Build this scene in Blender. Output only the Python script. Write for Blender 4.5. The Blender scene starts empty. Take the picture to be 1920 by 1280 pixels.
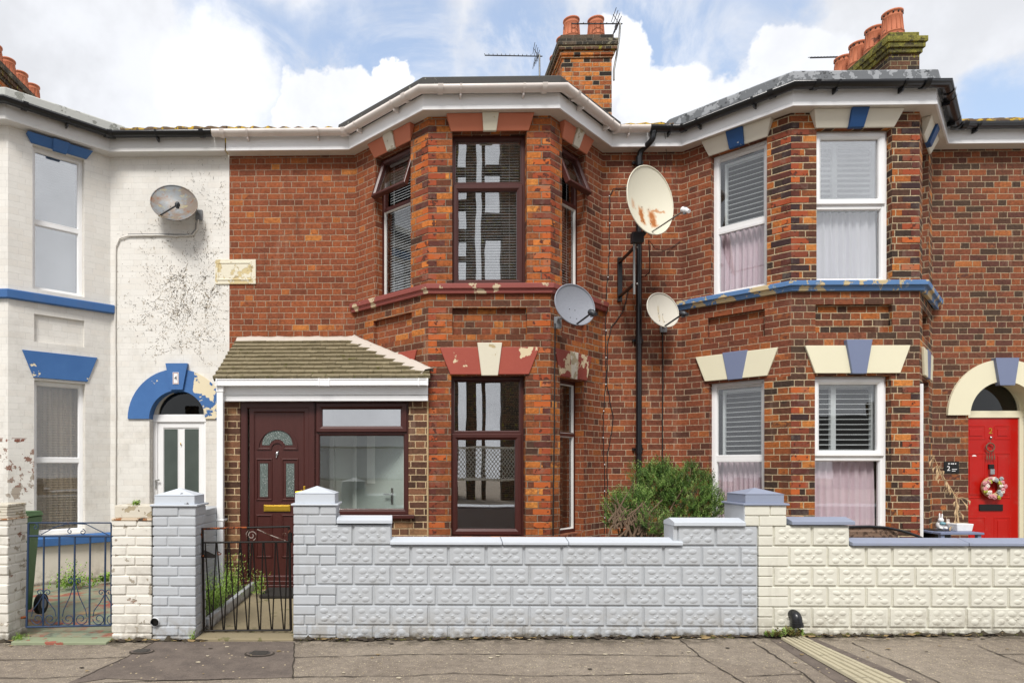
import bpy, bmesh, math, random
from mathutils import Vector, Matrix
random.seed(7)
R = random.random
def U(a, b): return a + (b - a) * random.random()
D = bpy.data
SC = bpy.context.scene
COL = SC.collection

# ---------------------------------------------------------------- camera, sky, sun, exposure
FPX = 1230.0; TH = math.radians(1.16); PX0 = 750 - FPX * math.tan(TH); HY = 874.0; H = 1.47
cd = D.cameras.new('camera'); cam = D.objects.new('camera', cd); COL.objects.link(cam)
cam.location = (0, 0, H); cam.rotation_euler = (math.pi / 2, 0, TH)
cd.sensor_width = 36; cd.lens = 36 * FPX / 1920
cd.shift_x = (960 - PX0) / 1920; cd.shift_y = (HY - 640) / 1920
cd.clip_end = 500
SC.camera = cam
SC.view_settings.view_transform = 'Standard'; SC.view_settings.look = 'None'
SC.view_settings.exposure = 1.1; SC.view_settings.gamma = 1
RT = Vector((math.cos(TH), math.sin(TH), 0)); FW = Vector((-math.sin(TH), math.cos(TH), 0)); C0 = Vector((0, 0, H))
def ray(px, py): return RT * ((px - PX0) / FPX) + FW + Vector((0, 0, (HY - py) / FPX))
def W(px, py, Y):
    d = ray(px, py); return C0 + d * (Y / d.y)
def XA(px, Y): return W(px, 800, Y).x
def ZA(px, py, Y): return W(px, py, Y).z
GS = 0.012
def gz(x): return GS * (max(min(x, 9), -6) + 0.9)
def G(px, py, dz=0.0):
    d = ray(px, py); z = 0.0
    for i in range(6):
        t = (z + dz - H) / d.z; p = C0 + d * t; z = gz(p.x)
    return Vector((p.x, p.y, z + dz))

SUN_EL, SUN_AZ = math.radians(50), math.radians(-14)   # azimuth measured from behind the camera
sl = D.lights.new('sun', 'SUN'); sl.energy = 1.7; sl.angle = math.radians(18); sl.color = (1.0, 0.965, 0.92)
so = D.objects.new('sun', sl); COL.objects.link(so); so.location = (-3, -8, 12)
sdir = Vector((math.sin(SUN_AZ) * math.cos(SUN_EL), -math.cos(SUN_AZ) * math.cos(SUN_EL), math.sin(SUN_EL)))
so.rotation_euler = sdir.to_track_quat('Z', 'Y').to_euler()

# ---------------------------------------------------------------- node helpers
class V:
    def __init__(s, nt, sock): s.nt = nt; s.s = sock
    def _m(s, op, *o):
        n = s.nt.nodes.new('ShaderNodeMath'); n.operation = op
        for i, a in enumerate((s,) + o):
            if isinstance(a, V): s.nt.links.new(a.s, n.inputs[i])
            else: n.inputs[i].default_value = a
        return V(s.nt, n.outputs[0])
    def __add__(s, o): return s._m('ADD', o)
    def __sub__(s, o): return s._m('SUBTRACT', o)
    def __mul__(s, o): return s._m('MULTIPLY', o)
    def __truediv__(s, o): return s._m('DIVIDE', o)
    def floor(s): return s._m('FLOOR')
    def frac(s): return s._m('FRACT')
    def mod(s, o): return s._m('FLOORED_MODULO', o)
    def gt(s, o): return s._m('GREATER_THAN', o)
    def lt(s, o): return s._m('LESS_THAN', o)
    def min(s, o): return s._m('MINIMUM', o)
    def max(s, o): return s._m('MAXIMUM', o)
    def abs(s): return s._m('ABSOLUTE')
    def inv(s): return (s * -1.0) + 1.0
    def pw(s, o): return s._m('POWER', o)
    def ss(s, a, b, to0=0.0, to1=1.0):
        n = s.nt.nodes.new('ShaderNodeMapRange'); n.interpolation_type = 'SMOOTHSTEP'
        s.nt.links.new(s.s, n.inputs['Value'])
        n.inputs['From Min'].default_value = a; n.inputs['From Max'].default_value = b
        n.inputs['To Min'].default_value = to0; n.inputs['To Max'].default_value = to1
        return V(s.nt, n.outputs['Result'])
class NT:
    def __init__(s, nt): s.nt = nt
    def n(s, t, **kw):
        n = s.nt.nodes.new(t)
        for k, v in kw.items():
            if hasattr(n, k) and not k[0].isupper(): setattr(n, k, v)
            else: s.set(n.inputs[k.replace('_', ' ')], v)
        return n
    def set(s, inp, v):
        if isinstance(v, V): s.nt.links.new(v.s, inp)
        elif isinstance(v, bpy.types.NodeSocket): s.nt.links.new(v, inp)
        elif isinstance(v, tuple) and len(v) == 3 and inp.type == 'RGBA': inp.default_value = (*v, 1)
        else: inp.default_value = v
    def v(s, sock): return V(s.nt, sock)
    def sep(s, sock):
        n = s.nt.nodes.new('ShaderNodeSeparateXYZ'); s.nt.links.new(sock, n.inputs[0])
        return [V(s.nt, o) for o in n.outputs]
    def comb(s, x, y, z=0.0):
        n = s.nt.nodes.new('ShaderNodeCombineXYZ')
        for i, a in enumerate((x, y, z)): s.set(n.inputs[i], a)
        return n.outputs[0]
    def pos(s): return s.nt.nodes.new('ShaderNodeNewGeometry').outputs['Position']
    def uv(s): return s.nt.nodes.new('ShaderNodeTexCoord').outputs['UV']
    def noise(s, vec, scale, detail=3, rough=.55, dist=0.0):
        n = s.nt.nodes.new('ShaderNodeTexNoise'); s.nt.links.new(vec, n.inputs['Vector'])
        n.inputs['Scale'].default_value = scale; n.inputs['Detail'].default_value = detail
        n.inputs['Roughness'].default_value = rough; n.inputs['Distortion'].default_value = dist
        return V(s.nt, n.outputs['Fac'])
    def mix(s, f, a, b, bt='MIX'):
        n = s.nt.nodes.new('ShaderNodeMix'); n.data_type = 'RGBA'; n.blend_type = bt
        s.set(n.inputs[0], f); s.set(n.inputs[6], a); s.set(n.inputs[7], b)
        return n.outputs[2]
    def scale(s, vec, x, y, z):
        n = s.nt.nodes.new('ShaderNodeMapping'); s.nt.links.new(vec, n.inputs[0]); n.inputs['Scale'].default_value = (x, y, z)
        return n.outputs[0]
    def bump(s, h, strength=.5, dist=.01, normal=None):
        n = s.nt.nodes.new('ShaderNodeBump'); s.set(n.inputs['Height'], h)
        n.inputs['Strength'].default_value = strength; n.inputs['Distance'].default_value = dist
        if normal: s.nt.links.new(normal, n.inputs['Normal'])
        return n.outputs[0]
    def ramp(s, f, stops, interp='LINEAR'):
        n = s.nt.nodes.new('ShaderNodeValToRGB'); s.set(n.inputs[0], f); cr = n.color_ramp; cr.interpolation = interp
        while len(cr.elements) < len(stops): cr.elements.new(0.5)
        for e, (p, c) in zip(cr.elements, stops): e.position = p; e.color = (*c, 1)
        return n.outputs[0]
def c(h):
    h = h.lstrip('#'); o = []
    for i in (0, 2, 4):
        x = int(h[i:i + 2], 16) / 255
        o.append(x / 12.92 if x <= .04045 else ((x + .055) / 1.055) ** 2.4)
    return tuple(o)
def k(col, f): return tuple(x * f for x in col)
def mat(name, fn):
    m = D.materials.new(name); m.use_nodes = True; nt = m.node_tree; nt.nodes.clear()
    t = NT(nt); out = nt.nodes.new('ShaderNodeOutputMaterial'); p = nt.nodes.new('ShaderNodeBsdfPrincipled')
    nt.links.new(p.outputs[0], out.inputs[0]); t.out = out; t.p = p
    fn(t, p); return m
def P(t, p, base=None, rough=None, normal=None, metal=None, spec=None):
    if base is not None: t.set(p.inputs['Base Color'], base)
    if rough is not None: t.set(p.inputs['Roughness'], rough)
    if normal is not None: t.set(p.inputs['Normal'], normal)
    if metal is not None: t.set(p.inputs['Metallic'], metal)
    if spec is not None: t.set(p.inputs['Specular IOR Level'], spec)

# ---------------------------------------------------------------- world
w = D.worlds.new('World'); SC.world = w; w.use_nodes = True
nt = w.node_tree; nt.nodes.clear(); t = NT(nt)
sky = nt.nodes.new('ShaderNodeTexSky'); sky.sky_type = 'NISHITA'; sky.sun_disc = False
sky.sun_elevation = SUN_EL; sky.sun_rotation = math.pi + SUN_AZ
sky.air_density = 1.2; sky.dust_density = 1.5; sky.ozone_density = 1.0
dirv = nt.nodes.new('ShaderNodeTexCoord').outputs['Generated']
n1 = nt.nodes.new('ShaderNodeTexNoise'); nt.links.new(dirv, n1.inputs['Vector']); n1.inputs['Scale'].default_value = 6; n1.inputs['Detail'].default_value = 6
n1.inputs['Roughness'].default_value = .6
off = nt.nodes.new('ShaderNodeVectorMath'); off.operation = 'MULTIPLY_ADD'
nt.links.new(n1.outputs['Color'], off.inputs[0]); off.inputs[1].default_value = (.2, .2, .2)
nt.links.new(dirv, off.inputs[2])
off2 = nt.nodes.new('ShaderNodeVectorMath'); off2.operation = 'SUBTRACT'; nt.links.new(off.outputs[0], off2.inputs[0]); off2.inputs[1].default_value = (.1, .1, .1)
nrm = nt.nodes.new('ShaderNodeVectorMath'); nrm.operation = 'NORMALIZE'; nt.links.new(off2.outputs[0], nrm.inputs[0])
def blob(px, py, r, soft=.35):
    d = ray(px, py).normalized(); e = ray(px + r, py).normalized(); e2 = ray(px, py + r).normalized()
    a = (d.angle(e) + d.angle(e2)) / 2
    n = nt.nodes.new('ShaderNodeVectorMath'); n.operation = 'DOT_PRODUCT'
    nt.links.new(nrm.outputs[0], n.inputs[0]); n.inputs[1].default_value = d
    return V(nt, n.outputs['Value']).ss(math.cos(a * (1 + soft)), math.cos(a * (1 - soft)))
def union(l):
    o = l[0]
    for b in l[1:]: o = o.max(b)
    return o
blue = union([blob(520, 95, 95, .8), blob(655, 70, 95, .7), blob(770, 60, 110, .6), blob(830, 120, 60, .6), blob(960, 95, 60, .9), blob(1010, 20, 70, .9),
              blob(1270, 60, 105, .5), blob(1390, 60, 100, .5), blob(1190, 10, 60, .6), blob(1380, 130, 35, .6), blob(1000, 140, 45, .8), blob(390, 60, 40, .95), blob(1840, 240, 60, .9)])
puff = union([blob(735, 145, 48, .10), blob(650, 180, 78, .10), blob(590, 205, 70, .12), blob(430, 150, 110, .3), blob(1170, 100, 70, .10), blob(1110, 150, 60, .1), blob(1240, 190, 85, .10),
              blob(1480, 140, 75, .10), blob(1340, 250, 90, .10), blob(1560, 150, 70, .3), blob(1000, 230, 50, .5)])
fine = t.noise(dirv, 9, 8, .62); wisp = t.noise(dirv, 3.5, 7, .65, 1.0)
bl = (blue * fine.ss(.25, .5, .85, 1.0)) * wisp.ss(.68, .5, .35, 1.0)
bl = bl * puff.inv()
cl = bl.inv()
shade = t.noise(dirv, 4.5, 6, .6)
big = t.noise(dirv, 1.6, 3, .5)
cloudv = shade.ss(.35, .62, .80, .98) * big.ss(.3, .7, .93, 1.0)
cloudv = cloudv + puff * .1
cc = nt.nodes.new('ShaderNodeVectorMath'); cc.operation = 'SCALE'; cc.inputs[0].default_value = (.93, .95, 1.0); nt.links.new(cloudv.s, cc.inputs['Scale'])
bsky = nt.nodes.new('ShaderNodeBackground'); bsky.inputs['Strength'].default_value = .10
veil = nt.nodes.new('ShaderNodeMix'); veil.data_type = 'RGBA'; veil.inputs[0].default_value = .22
nt.links.new(sky.outputs[0], veil.inputs[6]); veil.inputs[7].default_value = (5.2, 5.7, 6.6, 1)
nt.links.new(veil.outputs[2], bsky.inputs['Color'])
bcl = nt.nodes.new('ShaderNodeBackground'); nt.links.new(cc.outputs[0], bcl.inputs['Color']); bcl.inputs['Strength'].default_value = .51
mx = nt.nodes.new('ShaderNodeMixShader'); nt.links.new(cl.s, mx.inputs[0]); nt.links.new(bsky.outputs[0], mx.inputs[1]); nt.links.new(bcl.outputs[0], mx.inputs[2])
wo = nt.nodes.new('ShaderNodeOutputWorld'); nt.links.new(mx.outputs[0], wo.inputs[0])

# ---------------------------------------------------------------- materials
def brick(name, pal, mortar, course=.0806, cell=.348, grid=.0048, bump=.6, var=(.7, 1.18), paint=False, seed=0.0, stain=.25, peel=None, rough=.88, speck=.0, clump=0.0, dirt=None, expose=None):
    def fn(t, p):
        u, v, _ = t.sep(t.uv()); ps = t.pos()
        wob = t.noise(ps, 9, 2) - .5
        v2 = v + wob * .006; u2 = u + (t.noise(ps, 13, 2) - .5) * .008
        rw = v2 / course; row = rw.floor(); vf = rw - row
        rr = t.v(t.n('ShaderNodeTexWhiteNoise', noise_dimensions='1D', W=row + seed).outputs['Value'])
        uu = u2 / cell + row.mod(2.0) * .5 + rr * .16
        ci = uu.floor(); f = uu - ci; isH = f.gt(.6667)
        lf = (f * 1.5) * isH.inv() + ((f - .6667) * 3.0) * isH
        wd = isH * (-cell / 3) + (cell * 2 / 3)
        du = lf.min(lf.inv()) * wd; dv = vf.min(vf.inv()) * course
        e = du.min(dv) + (t.noise(ps, 45, 3) - .5) * (.006 if paint else .0095)
        m = e.ss(grid - .0015, grid + .0022)
        wn = t.n('ShaderNodeTexWhiteNoise', noise_dimensions='3D', Vector=t.comb(ci * 2.0 + isH, row, seed))
        rnd = t.v(wn.outputs['Value']); r2 = t.sep(wn.outputs['Color'])
        if clump: rnd = (rnd + (t.noise(ps, 1.3, 2) - .5) * clump).min(.999).max(0.0)
        n = len(pal); st = []; acc = 0; tot = sum(q[1] for q in pal)
        for h, wgt in pal:
            r_, g_, b_ = c(h); st.append((acc / tot, (r_, g_ + (0 if paint else .08 * r_), b_ + (0 if paint else .018 * r_)))); acc += wgt
        base = t.ramp(rnd, st, 'CONSTANT')
        mott = t.noise(ps, 38, 5, .65); mo2 = t.noise(t.scale(ps, 1, 1, 2.2), 21, 4, .7)
        varv = (mo2.ss(.3, .7, .74, 1.18) if not paint else mo2.ss(.3, .7, .99, 1.01)) * (r2[1] * (.03 if paint else .18) + (.98 if paint else .91)) * mott.ss(.25, .75, var[0], var[1])
        cb = t.n('ShaderNodeVectorMath', operation='SCALE'); t.nt.links.new(base, cb.inputs[0]); t.nt.links.new(varv.s, cb.inputs['Scale'])
        col = cb.outputs[0]
        if not paint:   # every brick is itself patchy
            alt = t.ramp(r2[0], st, 'CONSTANT'); pv = t.n('ShaderNodeVectorMath', operation='ADD'); t.nt.links.new(t.scale(ps, 1, 1, 1.6), pv.inputs[0]); t.nt.links.new(wn.outputs['Color'], pv.inputs[1])
            col = t.mix(t.noise(pv.outputs[0], 15, 4, .65).ss(.42, .62) * .6, col, alt)
        if not paint:   # darker scorched ends and iron spots on single bricks
            burn = t.noise(ps, 16, 3).ss(.56, .7) * r2[2].gt(.45)
            col = t.mix(burn * .35, col, k(c(pal[0][0]), .6))
        mc = t.mix(t.noise(ps, 24, 3), k(c(mortar), .72), k(c(mortar), 1.12))
        col = t.mix(m, mc, col)
        st2 = t.noise(ps, 1.1, 5, .7).ss(.42, .75, 1.0, 1.0 - stain)
        sv = t.n('ShaderNodeVectorMath', operation='SCALE'); t.nt.links.new(col, sv.inputs[0]); t.nt.links.new(st2.s, sv.inputs['Scale']); col = sv.outputs[0]
        if not paint:
            strk = t.noise(t.scale(ps, 7, 7, .8), 1.0, 5, .65)
            col = t.mix(strk.ss(.56, .72) * .35, col, c('#3a2c26')); col = t.mix(strk.ss(.42, .3) * .14, col, c('#b9a28e'))
        if speck:
            sp = t.noise(ps, 30, 5, .75).ss(.70 - speck, .73 - speck)
            col = t.mix(sp * .6, col, c('#d8cabb'))
        h = m * 1.0 + t.noise(ps, 55, 4, .7) * (.55 if not paint else .3) + r2[0] * (.5 if not paint else .25)
        if dirt:
            x, y, z = t.sep(ps)
            dm = t.noise(ps, 3.2, 6, .7).ss(.45, .7) * z.ss(dirt[0], dirt[1], 1.0, .25)
            col = t.mix(dm * dirt[2], col, c('#8d8577'))
        if expose:
            x, y, z = t.sep(ps); (xa, xb, za, zb_) = expose
            rg = x.ss(xa - .15, xa + .1) * x.ss(xb + .15, xb - .1) * z.ss(za - .15, za + .1) * z.ss(zb_ + .2, zb_ - .1)
            ex = (t.noise(ps, 6, 6, .65).ss(.53, .55)) * rg.ss(.3, .5)
            col = t.mix(ex, col, t.mix(m, c('#8d8478'), t.mix(rnd, c('#7d4a3a'), c('#a9a093'))))
        if peel:
            for (hx, s, th, amt) in peel:
                pm = t.noise(ps, s, 6, .62).ss(th, th + .02)
                col = t.mix(pm * amt, col, c(hx)); h = h - pm * .6
        P(t, p, col, rough, t.bump(h, bump, .012), spec=.25)
    return mat(name, fn)
RED = [('#75382a', 7), ('#87402e', 24), ('#8f432d', 30), ('#96482f', 20), ('#8a4330', 14), ('#a8562f', 5), ('#bd6a36', 2)]
M = {}
M['brick_red'] = brick('red_brickwork', RED, '#a8917a', grid=.0042, seed=3, clump=.2, stain=.2, speck=.02)
M['brick_mid'] = brick('mottled_red_brickwork', [('#5a332c', 8), ('#74382d', 22), ('#853f2f', 28), ('#914630', 22), ('#a0512f', 8), ('#6c372d', 14)], '#b39c82', grid=.0043, seed=7, clump=.3, stain=.2)
M['brick_orange'] = brick('orange_weathered_brickwork', [('#4c3029', 4), ('#6a3528', 14), ('#8f4529', 18), ('#a6502a', 20), ('#b9602c', 18), ('#c97538', 6), ('#7c3e2a', 12)], '#958470', grid=.0043, seed=5, var=(.62, 1.25), bump=.8, clump=.2, stain=.15)
M['brick_band'] = brick('worn_red_brickwork', [('#5c352b', 8), ('#7a3b2c', 22), ('#8e4429', 22), ('#a04f2b', 16), ('#b3602e', 7), ('#653529', 14)], '#9f8c75', grid=.0043, seed=11, var=(.7, 1.2), bump=.7, clump=.3)
M['brick_dark'] = brick('dark_mixed_brickwork', [('#4b362e', 11), ('#57382f', 18), ('#6b3a2f', 22), ('#7f4031', 24), ('#8c462f', 14), ('#a85a35', 4), ('#5f3530', 14)], '#ac997e', grid=.0043, seed=17, var=(.7, 1.2), clump=.25, stain=.1)
M['brick_dkor'] = brick('dark_and_orange_brickwork', [('#3f2e29', 15), ('#53352d', 14), ('#70382a', 18), ('#8c4329', 18), ('#a35128', 14), ('#bd6a35', 6), ('#5c3329', 12)], '#c0ad8d', seed=19, var=(.65, 1.22), bump=.7, grid=.005, clump=.2, stain=.1)
M['brick_porch'] = brick('brown_porch_brickwork', [('#4a3028', 14), ('#6a4436', 22), ('#7e4f3d', 22), ('#8f6248', 12), ('#5a382f', 20)], '#cbb28c', seed=23, var=(.7, 1.25), grid=.005, bump=.6, stain=.05)
M['brick_stack'] = brick('sooty_chimney_brickwork', [('#2f2624', 16), ('#94482b', 16), ('#b25a2c', 22), ('#c06b36', 18), ('#6a3528', 16)], '#b5a48a', seed=29, var=(.6, 1.25), bump=.9, stain=.1)
M['brick_soot'] = brick('dark_chimney_brickwork', [('#3a2f2c', 22), ('#573b32', 26), ('#684336', 22), ('#483530', 20)], '#9d9172', seed=31, bump=.8, peel=[('#8c8436', 6, .60, .8)])
M['brick_moss'] = brick('mossy_corbel_brickwork', [('#48402f', 22), ('#5b5236', 20)], '#7f7850', seed=33, bump=1.0, peel=[('#8f8a40', 5, .47, .8), ('#6e6c36', 14, .5, .6)])
M['brick_lich'] = brick('lichened_corbel_brickwork', [('#3b3430', 22), ('#50453c', 20), ('#5c4b41', 20)], '#7f776a', seed=34, bump=1.0, peel=[('#8d8770', 7, .58, .7)])
for nm, h in (('f_or', '#b55c2b'), ('f_or2', '#c77435'), ('f_red', '#99482a'), ('f_dk', '#5a3028'), ('f_bk', '#3a2828'), ('f_mid', '#7d3e2a')): M[nm] = None
M['white_wall'] = brick('white_painted_brickwork', [('#e0ddd6', 10), ('#dfdbd3', 10), ('#e2dfd8', 8)], '#dedbd4', grid=.003, paint=True, bump=.17, var=(.98, 1.01), stain=.10, seed=41, rough=.7, dirt=(1.6, 4.6, .25), expose=(-5.3, -4.55, 1.0, 1.75))
M['white_pier'] = brick('flaking_white_painted_brickwork', [('#e0dbd0', 10), ('#d9d3c8', 8)], '#cfc9bc', course=.082, paint=True, bump=.8, var=(.93, 1.03), stain=.2, seed=43, rough=.75,
                        peel=[('#7d5b48', 5, .70, .9), ('#8b8375', 9, .62, .5)])
def painted(name, hx, rough=.6, bump=.25, peels=(), dirt=0.0, ns=30, base2=None, grime=None):
    def fn(t, p):
        ps = t.pos(); n = t.noise(ps, ns, 4, .6)
        col = t.mix(t.noise(ps, 2.5, 5, .6), k(c(hx), .93), c(base2 or hx))
        h = n * .5
        if grime:
            x, y, z = t.sep(ps); z = z - ((x + .9) * .012) + (t.noise(ps, 9, 5, .7) - .5) * .16
            g = z.ss(.0, .06, 1.0, 0.0); col = t.mix(g * .9, col, c('#4d463b')); g2 = z.ss(.02, .3, .5, 0.0) * t.noise(ps, 12, 5, .7).ss(.4, .6); col = t.mix(g2, col, c('#8b8272')); sk = t.noise(t.scale(ps, 9, 9, .9), 1.0, 5, .7); col = t.mix(sk.ss(.55, .75) * .22, col, c('#7d766a'))
        if dirt:
            col = t.mix(t.noise(ps, 4, 7, .72).ss(.48, .72) * dirt, col, c('#7b7466'))
        for pe in peels:
            hx2, s, th = pe[:3]; pm = t.noise(ps, s, 6, .62).ss(th, th + .012)
            if len(pe) > 3: pm = pm * (t.sep(ps)[0] + (t.noise(ps, 5, 3) - .5) * .3).gt(pe[3])
            col = t.mix(pm, col, c(hx2)); h = h - pm * 1.2
        P(t, p, col, rough, t.bump(h, bump, .008), spec=.35)
    return mat(name, fn)
M['grey_paint'] = painted('pale_grey_masonry_paint', '#b5b9bd', .55, .35, dirt=.15, grime=(.0, .14))
M['cream_paint'] = painted('cream_masonry_paint', '#d8d6c9', .55, .35, dirt=.15, grime=(.05, .2))
M['white_pier_paint'] = painted('flaking_white_masonry_paint', '#dcd8ce', .7, .5, [('#8f5a45', 5.5, .665), ('#a39a8a', 11, .615)], dirt=.3, grime=(-.05, .1))
M['cap_grey'] = painted('pale_grey_coping_paint', '#c4cad1', .5, .3, dirt=.1)
M['cap_blue'] = painted('slate_blue_coping_paint', '#8f97aa', .5, .3, dirt=.12)
M['stone_white'] = painted('worn_white_stone', '#cfc8b8', .8, .6, [('#a79a80', 7, .55), ('#7a6d5a', 12, .68)])
M['plaque'] = painted('worn_cream_stone', '#e0d9c4', .8, .6, [('#cbb98c', 8, .57), ('#b8a680', 14, .64)])
M['red_band'] = painted('dusty_red_masonry_paint', '#8a4640', .6, .5, [('#c9b596', 5, .575)], base2='#9c5850')
M['red_peel'] = painted('peeling_red_masonry_paint', '#853c34', .6, .6, [('#c8b596', 5, .57)], base2='#8f463b')
M['red_lintel'] = painted('dusty_red_lintel_paint', '#9a473b', .6, .4, [('#d4c29f', 4, .635)], base2='#a4503f')
M['terra_lintel'] = painted('terracotta_lintel_paint', '#b8684c', .55, .25, base2='#c67a5c')
M['cream_key'] = painted('cream_keystone_paint', '#d6cfba', .6, .4, [('#b5a37c', 6, .66)])
M['blue_trim'] = painted('royal_blue_masonry_paint', '#34609a', .55, .4, base2='#4a73a8', dirt=.15)
M['blue_peel'] = painted('peeling_blue_masonry_paint', '#34609a', .55, .5, [('#e0d3b4', 2.7, .605)], base2='#4a76ae')
M['blue_band'] = painted('peeling_pale_blue_band_paint', '#4d78ad', .6, .6, [('#c9b68e', 5, .54), ('#8c9fb5', 6, .64)], base2='#6e90bb')
M['blue_key'] = painted('deep_blue_keystone_paint', '#234b7d', .5, .4, [('#d9d9d2', 7, .66)])
M['slate_key'] = painted('slate_blue_keystone_paint', '#757f9b', .5, .2)
M['cream_lintel'] = painted('cream_lintel_paint', '#e3ddc1', .55, .2)
M['white_lintel'] = painted('off_white_lintel_paint', '#d9d3c3', .6, .3)
M['render'] = painted('cream_render', '#d6cfc2', .8, .4, dirt=.25, grime=(0, .3))
M['upvc'] = painted('white_plastic', '#f0f0f0', .3, .04, dirt=.04)
M['upvc_old'] = painted('weathered_white_plastic', '#d5d3cf', .35, .06, dirt=.12)
M['soffit'] = painted('dusty_white_plastic_soffit', '#d6d0c6', .5, .1, dirt=.2)
M['gut_white'] = painted('cream_white_plastic_gutter', '#e2d9d2', .3, .05, dirt=.15)
def plain(name, hx, rough=.5, metal=0.0, bump=0.0, ns=40, spec=.5, var=.12):
    def fn(t, p):
        ps = t.pos(); n = t.noise(ps, ns, 4)
        P(t, p, t.mix(n, k(c(hx), 1 - var), k(c(hx), 1 + var)), rough, t.bump(n, bump, .005) if bump else None, metal, spec)
    return mat(name, fn)
def woodgrain(t, p):
    ps = t.pos(); g = t.noise(t.scale(ps, 60, 60, 3), 1.5, 4, .6)
    P(t, p, t.mix(g, c('#381612'), c('#502822')), .38, t.bump(g, .15, .002), spec=.45)
M['maroon'] = mat('mahogany_woodgrain_plastic', woodgrain)
M['gut_black'] = plain('black_plastic', '#17181b', .28, bump=.05)
M['gut_brown'] = plain('dark_brown_plastic', '#2b1d1a', .28)
M['felt'] = painted('dark_roofing_felt', '#4b4a48', .9, .8, [('#7a7a72', 12, .62), ('#8d8040', 9, .72)])
M['lead'] = painted('grey_lead_flashing', '#6d7073', .6, .6, [('#9a9da0', 7, .52), ('#4a4c4e', 9, .62)])
M['whitelead'] = painted('painted_flashing', '#b9bab4', .7, .8, [('#8d8e86', 8, .58)])
M['pantile'] = painted('lichened_clay_tiles', '#5e4c3a', .9, .9, [('#b08e2a', 9, .50), ('#7d745c', 15, .58)])
M['mortar_white'] = painted('rough_white_mortar', '#c2b8ad', .9, 1.0, [('#a29a8e', 12, .66)], ns=45)
M['slate_porch'] = painted('mossy_olive_tiles', '#7d745c', .9, .7, [('#66652f', 9, .64), ('#978c70', 16, .57)], ns=50, base2='#8c8167')
M['pot'] = painted('terracotta', '#ae6448', .8, .3, [('#6b4436', 8, .62)], base2='#c47c5a')
M['dish_grey'] = plain('grey_painted_steel', '#84878f', .45, bump=.02)
M['dk_plastic'] = plain('dark_grey_plastic', '#303338', .45)
M['grey_plastic'] = plain('grey_plastic', '#7d7f82', .45)
M['steel'] = plain('galvanised_steel', '#8b8b88', .4, .7)
M['black_iron'] = painted('flaking_black_paint', '#17120f', .5, .5, [('#6e3a22', 14, .68)], ns=60)
M['rust_iron'] = painted('rusting_iron', '#3a2016', .8, .8, [('#8f4a22', 20, .47)], ns=80)
M['blue_iron'] = painted('faded_blue_iron_paint', '#31435f', .5, .4, [('#5a4a44', 16, .66)], ns=60)
M['cable'] = plain('black_cable', '#141414', .6)
M['cable_white'] = plain('white_cable', '#d6d2ca', .6)
M['gold'] = plain('polished_brass', '#c9a032', .3, .8)
M['brass_letter'] = plain('gold_letter_plate', '#b9962f', .35, .6)
M['silver'] = plain('chrome', '#b9b9b9', .25, .9)
M['red_door'] = painted('glossy_red_paint', '#a91712', .28, .06, ns=9, base2='#bb1d14', dirt=.12)
M['black'] = plain('black_enamel', '#0c0c0d', .35)
M['white'] = plain('white_enamel', '#e6e6e6', .4)
M['bin'] = plain('green_plastic', '#4a6b42', .5, bump=.1)
M['tyre'] = plain('black_rubber', '#151515', .7)
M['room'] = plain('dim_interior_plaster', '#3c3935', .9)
M['room_white'] = plain('white_interior_plaster', '#eef2ec', .9, var=.02)
M['blind'] = plain('pale_blind_slats', '#eceef0', .5, var=.03)
M['blind_brown'] = plain('cream_brown_blind_slats', '#cdbb9f', .6)
M['shutter'] = plain('white_shutter_louvres', '#d3d6d6', .45)
M['soil'] = plain('dark_soil', '#3a2f26', .95, bump=.8)
M['bark'] = plain('grey_brown_bark', '#6b5846', .9, bump=.6)
M['dry'] = plain('dry_straw_stem', '#b79c77', .8)
def leafm(name, a, b, d=None):
    def fn(t, p):
        ps = t.pos(); n = t.noise(ps, 9, 3); wn = t.noise(ps, 120, 1)
        col = t.mix(n.ss(.3, .7), c(a), c(b))
        if d: col = t.mix(wn.ss(.6, .68), col, c(d))
        P(t, p, col, .55, spec=.3)
        p.inputs['Subsurface Weight'].default_value = 0
    return mat(name, fn)
M['rosemary'] = leafm('rosemary_leaves', '#3a5621', '#648634', '#93aa60')
M['weed'] = leafm('fresh_weed_leaves', '#5d8428', '#8fae46', '#a7c263')
def curtain(name, hx):
    def fn(t, p):
        P(t, p, t.mix(t.noise(t.pos(), 40, 2), k(c(hx), .9), c(hx)), .9)
    return mat(name, fn)
M['net'] = curtain('lilac_net_curtain', '#e3cdd5')
M['net_white'] = curtain('white_net_curtain', '#f0eef4')
M['drape'] = curtain('brown_grey_curtain', '#d3c5b2')
def glass(name, refl=1.0, tint=(.96, .97, .97), rough=0.0, wav=.15, f0=.09, sc=2.2):
    def fn(t, p):
        nt = t.nt; nt.nodes.remove(p)
        tr = t.n('ShaderNodeBsdfTransparent', Color=tint)
        gl = t.n('ShaderNodeBsdfGlossy', Roughness=rough)
        nb = t.bump(t.noise(t.pos(), sc, 2), wav, .02)
        t.set(gl.inputs['Normal'], nb)
        lw = t.n('ShaderNodeLayerWeight', Blend=.5)
        f = t.v(lw.outputs['Facing']).pw(3.2) * (1 - f0) * .9 + f0
        f = f * refl
        mxs = t.n('ShaderNodeMixShader'); t.set(mxs.inputs[0], f); nt.links.new(tr.outputs[0], mxs.inputs[1]); nt.links.new(gl.outputs[0], mxs.inputs[2])
        nt.links.new(mxs.outputs[0], t.out.inputs[0])
    return mat(name, fn)
M['glass'] = glass('window_glass', f0=.10, wav=.02)
M['glass_sky'] = glass('bright_coated_glass', f0=.45, wav=.01)
M['glass_sky2'] = glass('lightly_coated_glass', f0=.22, wav=.01)
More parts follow.
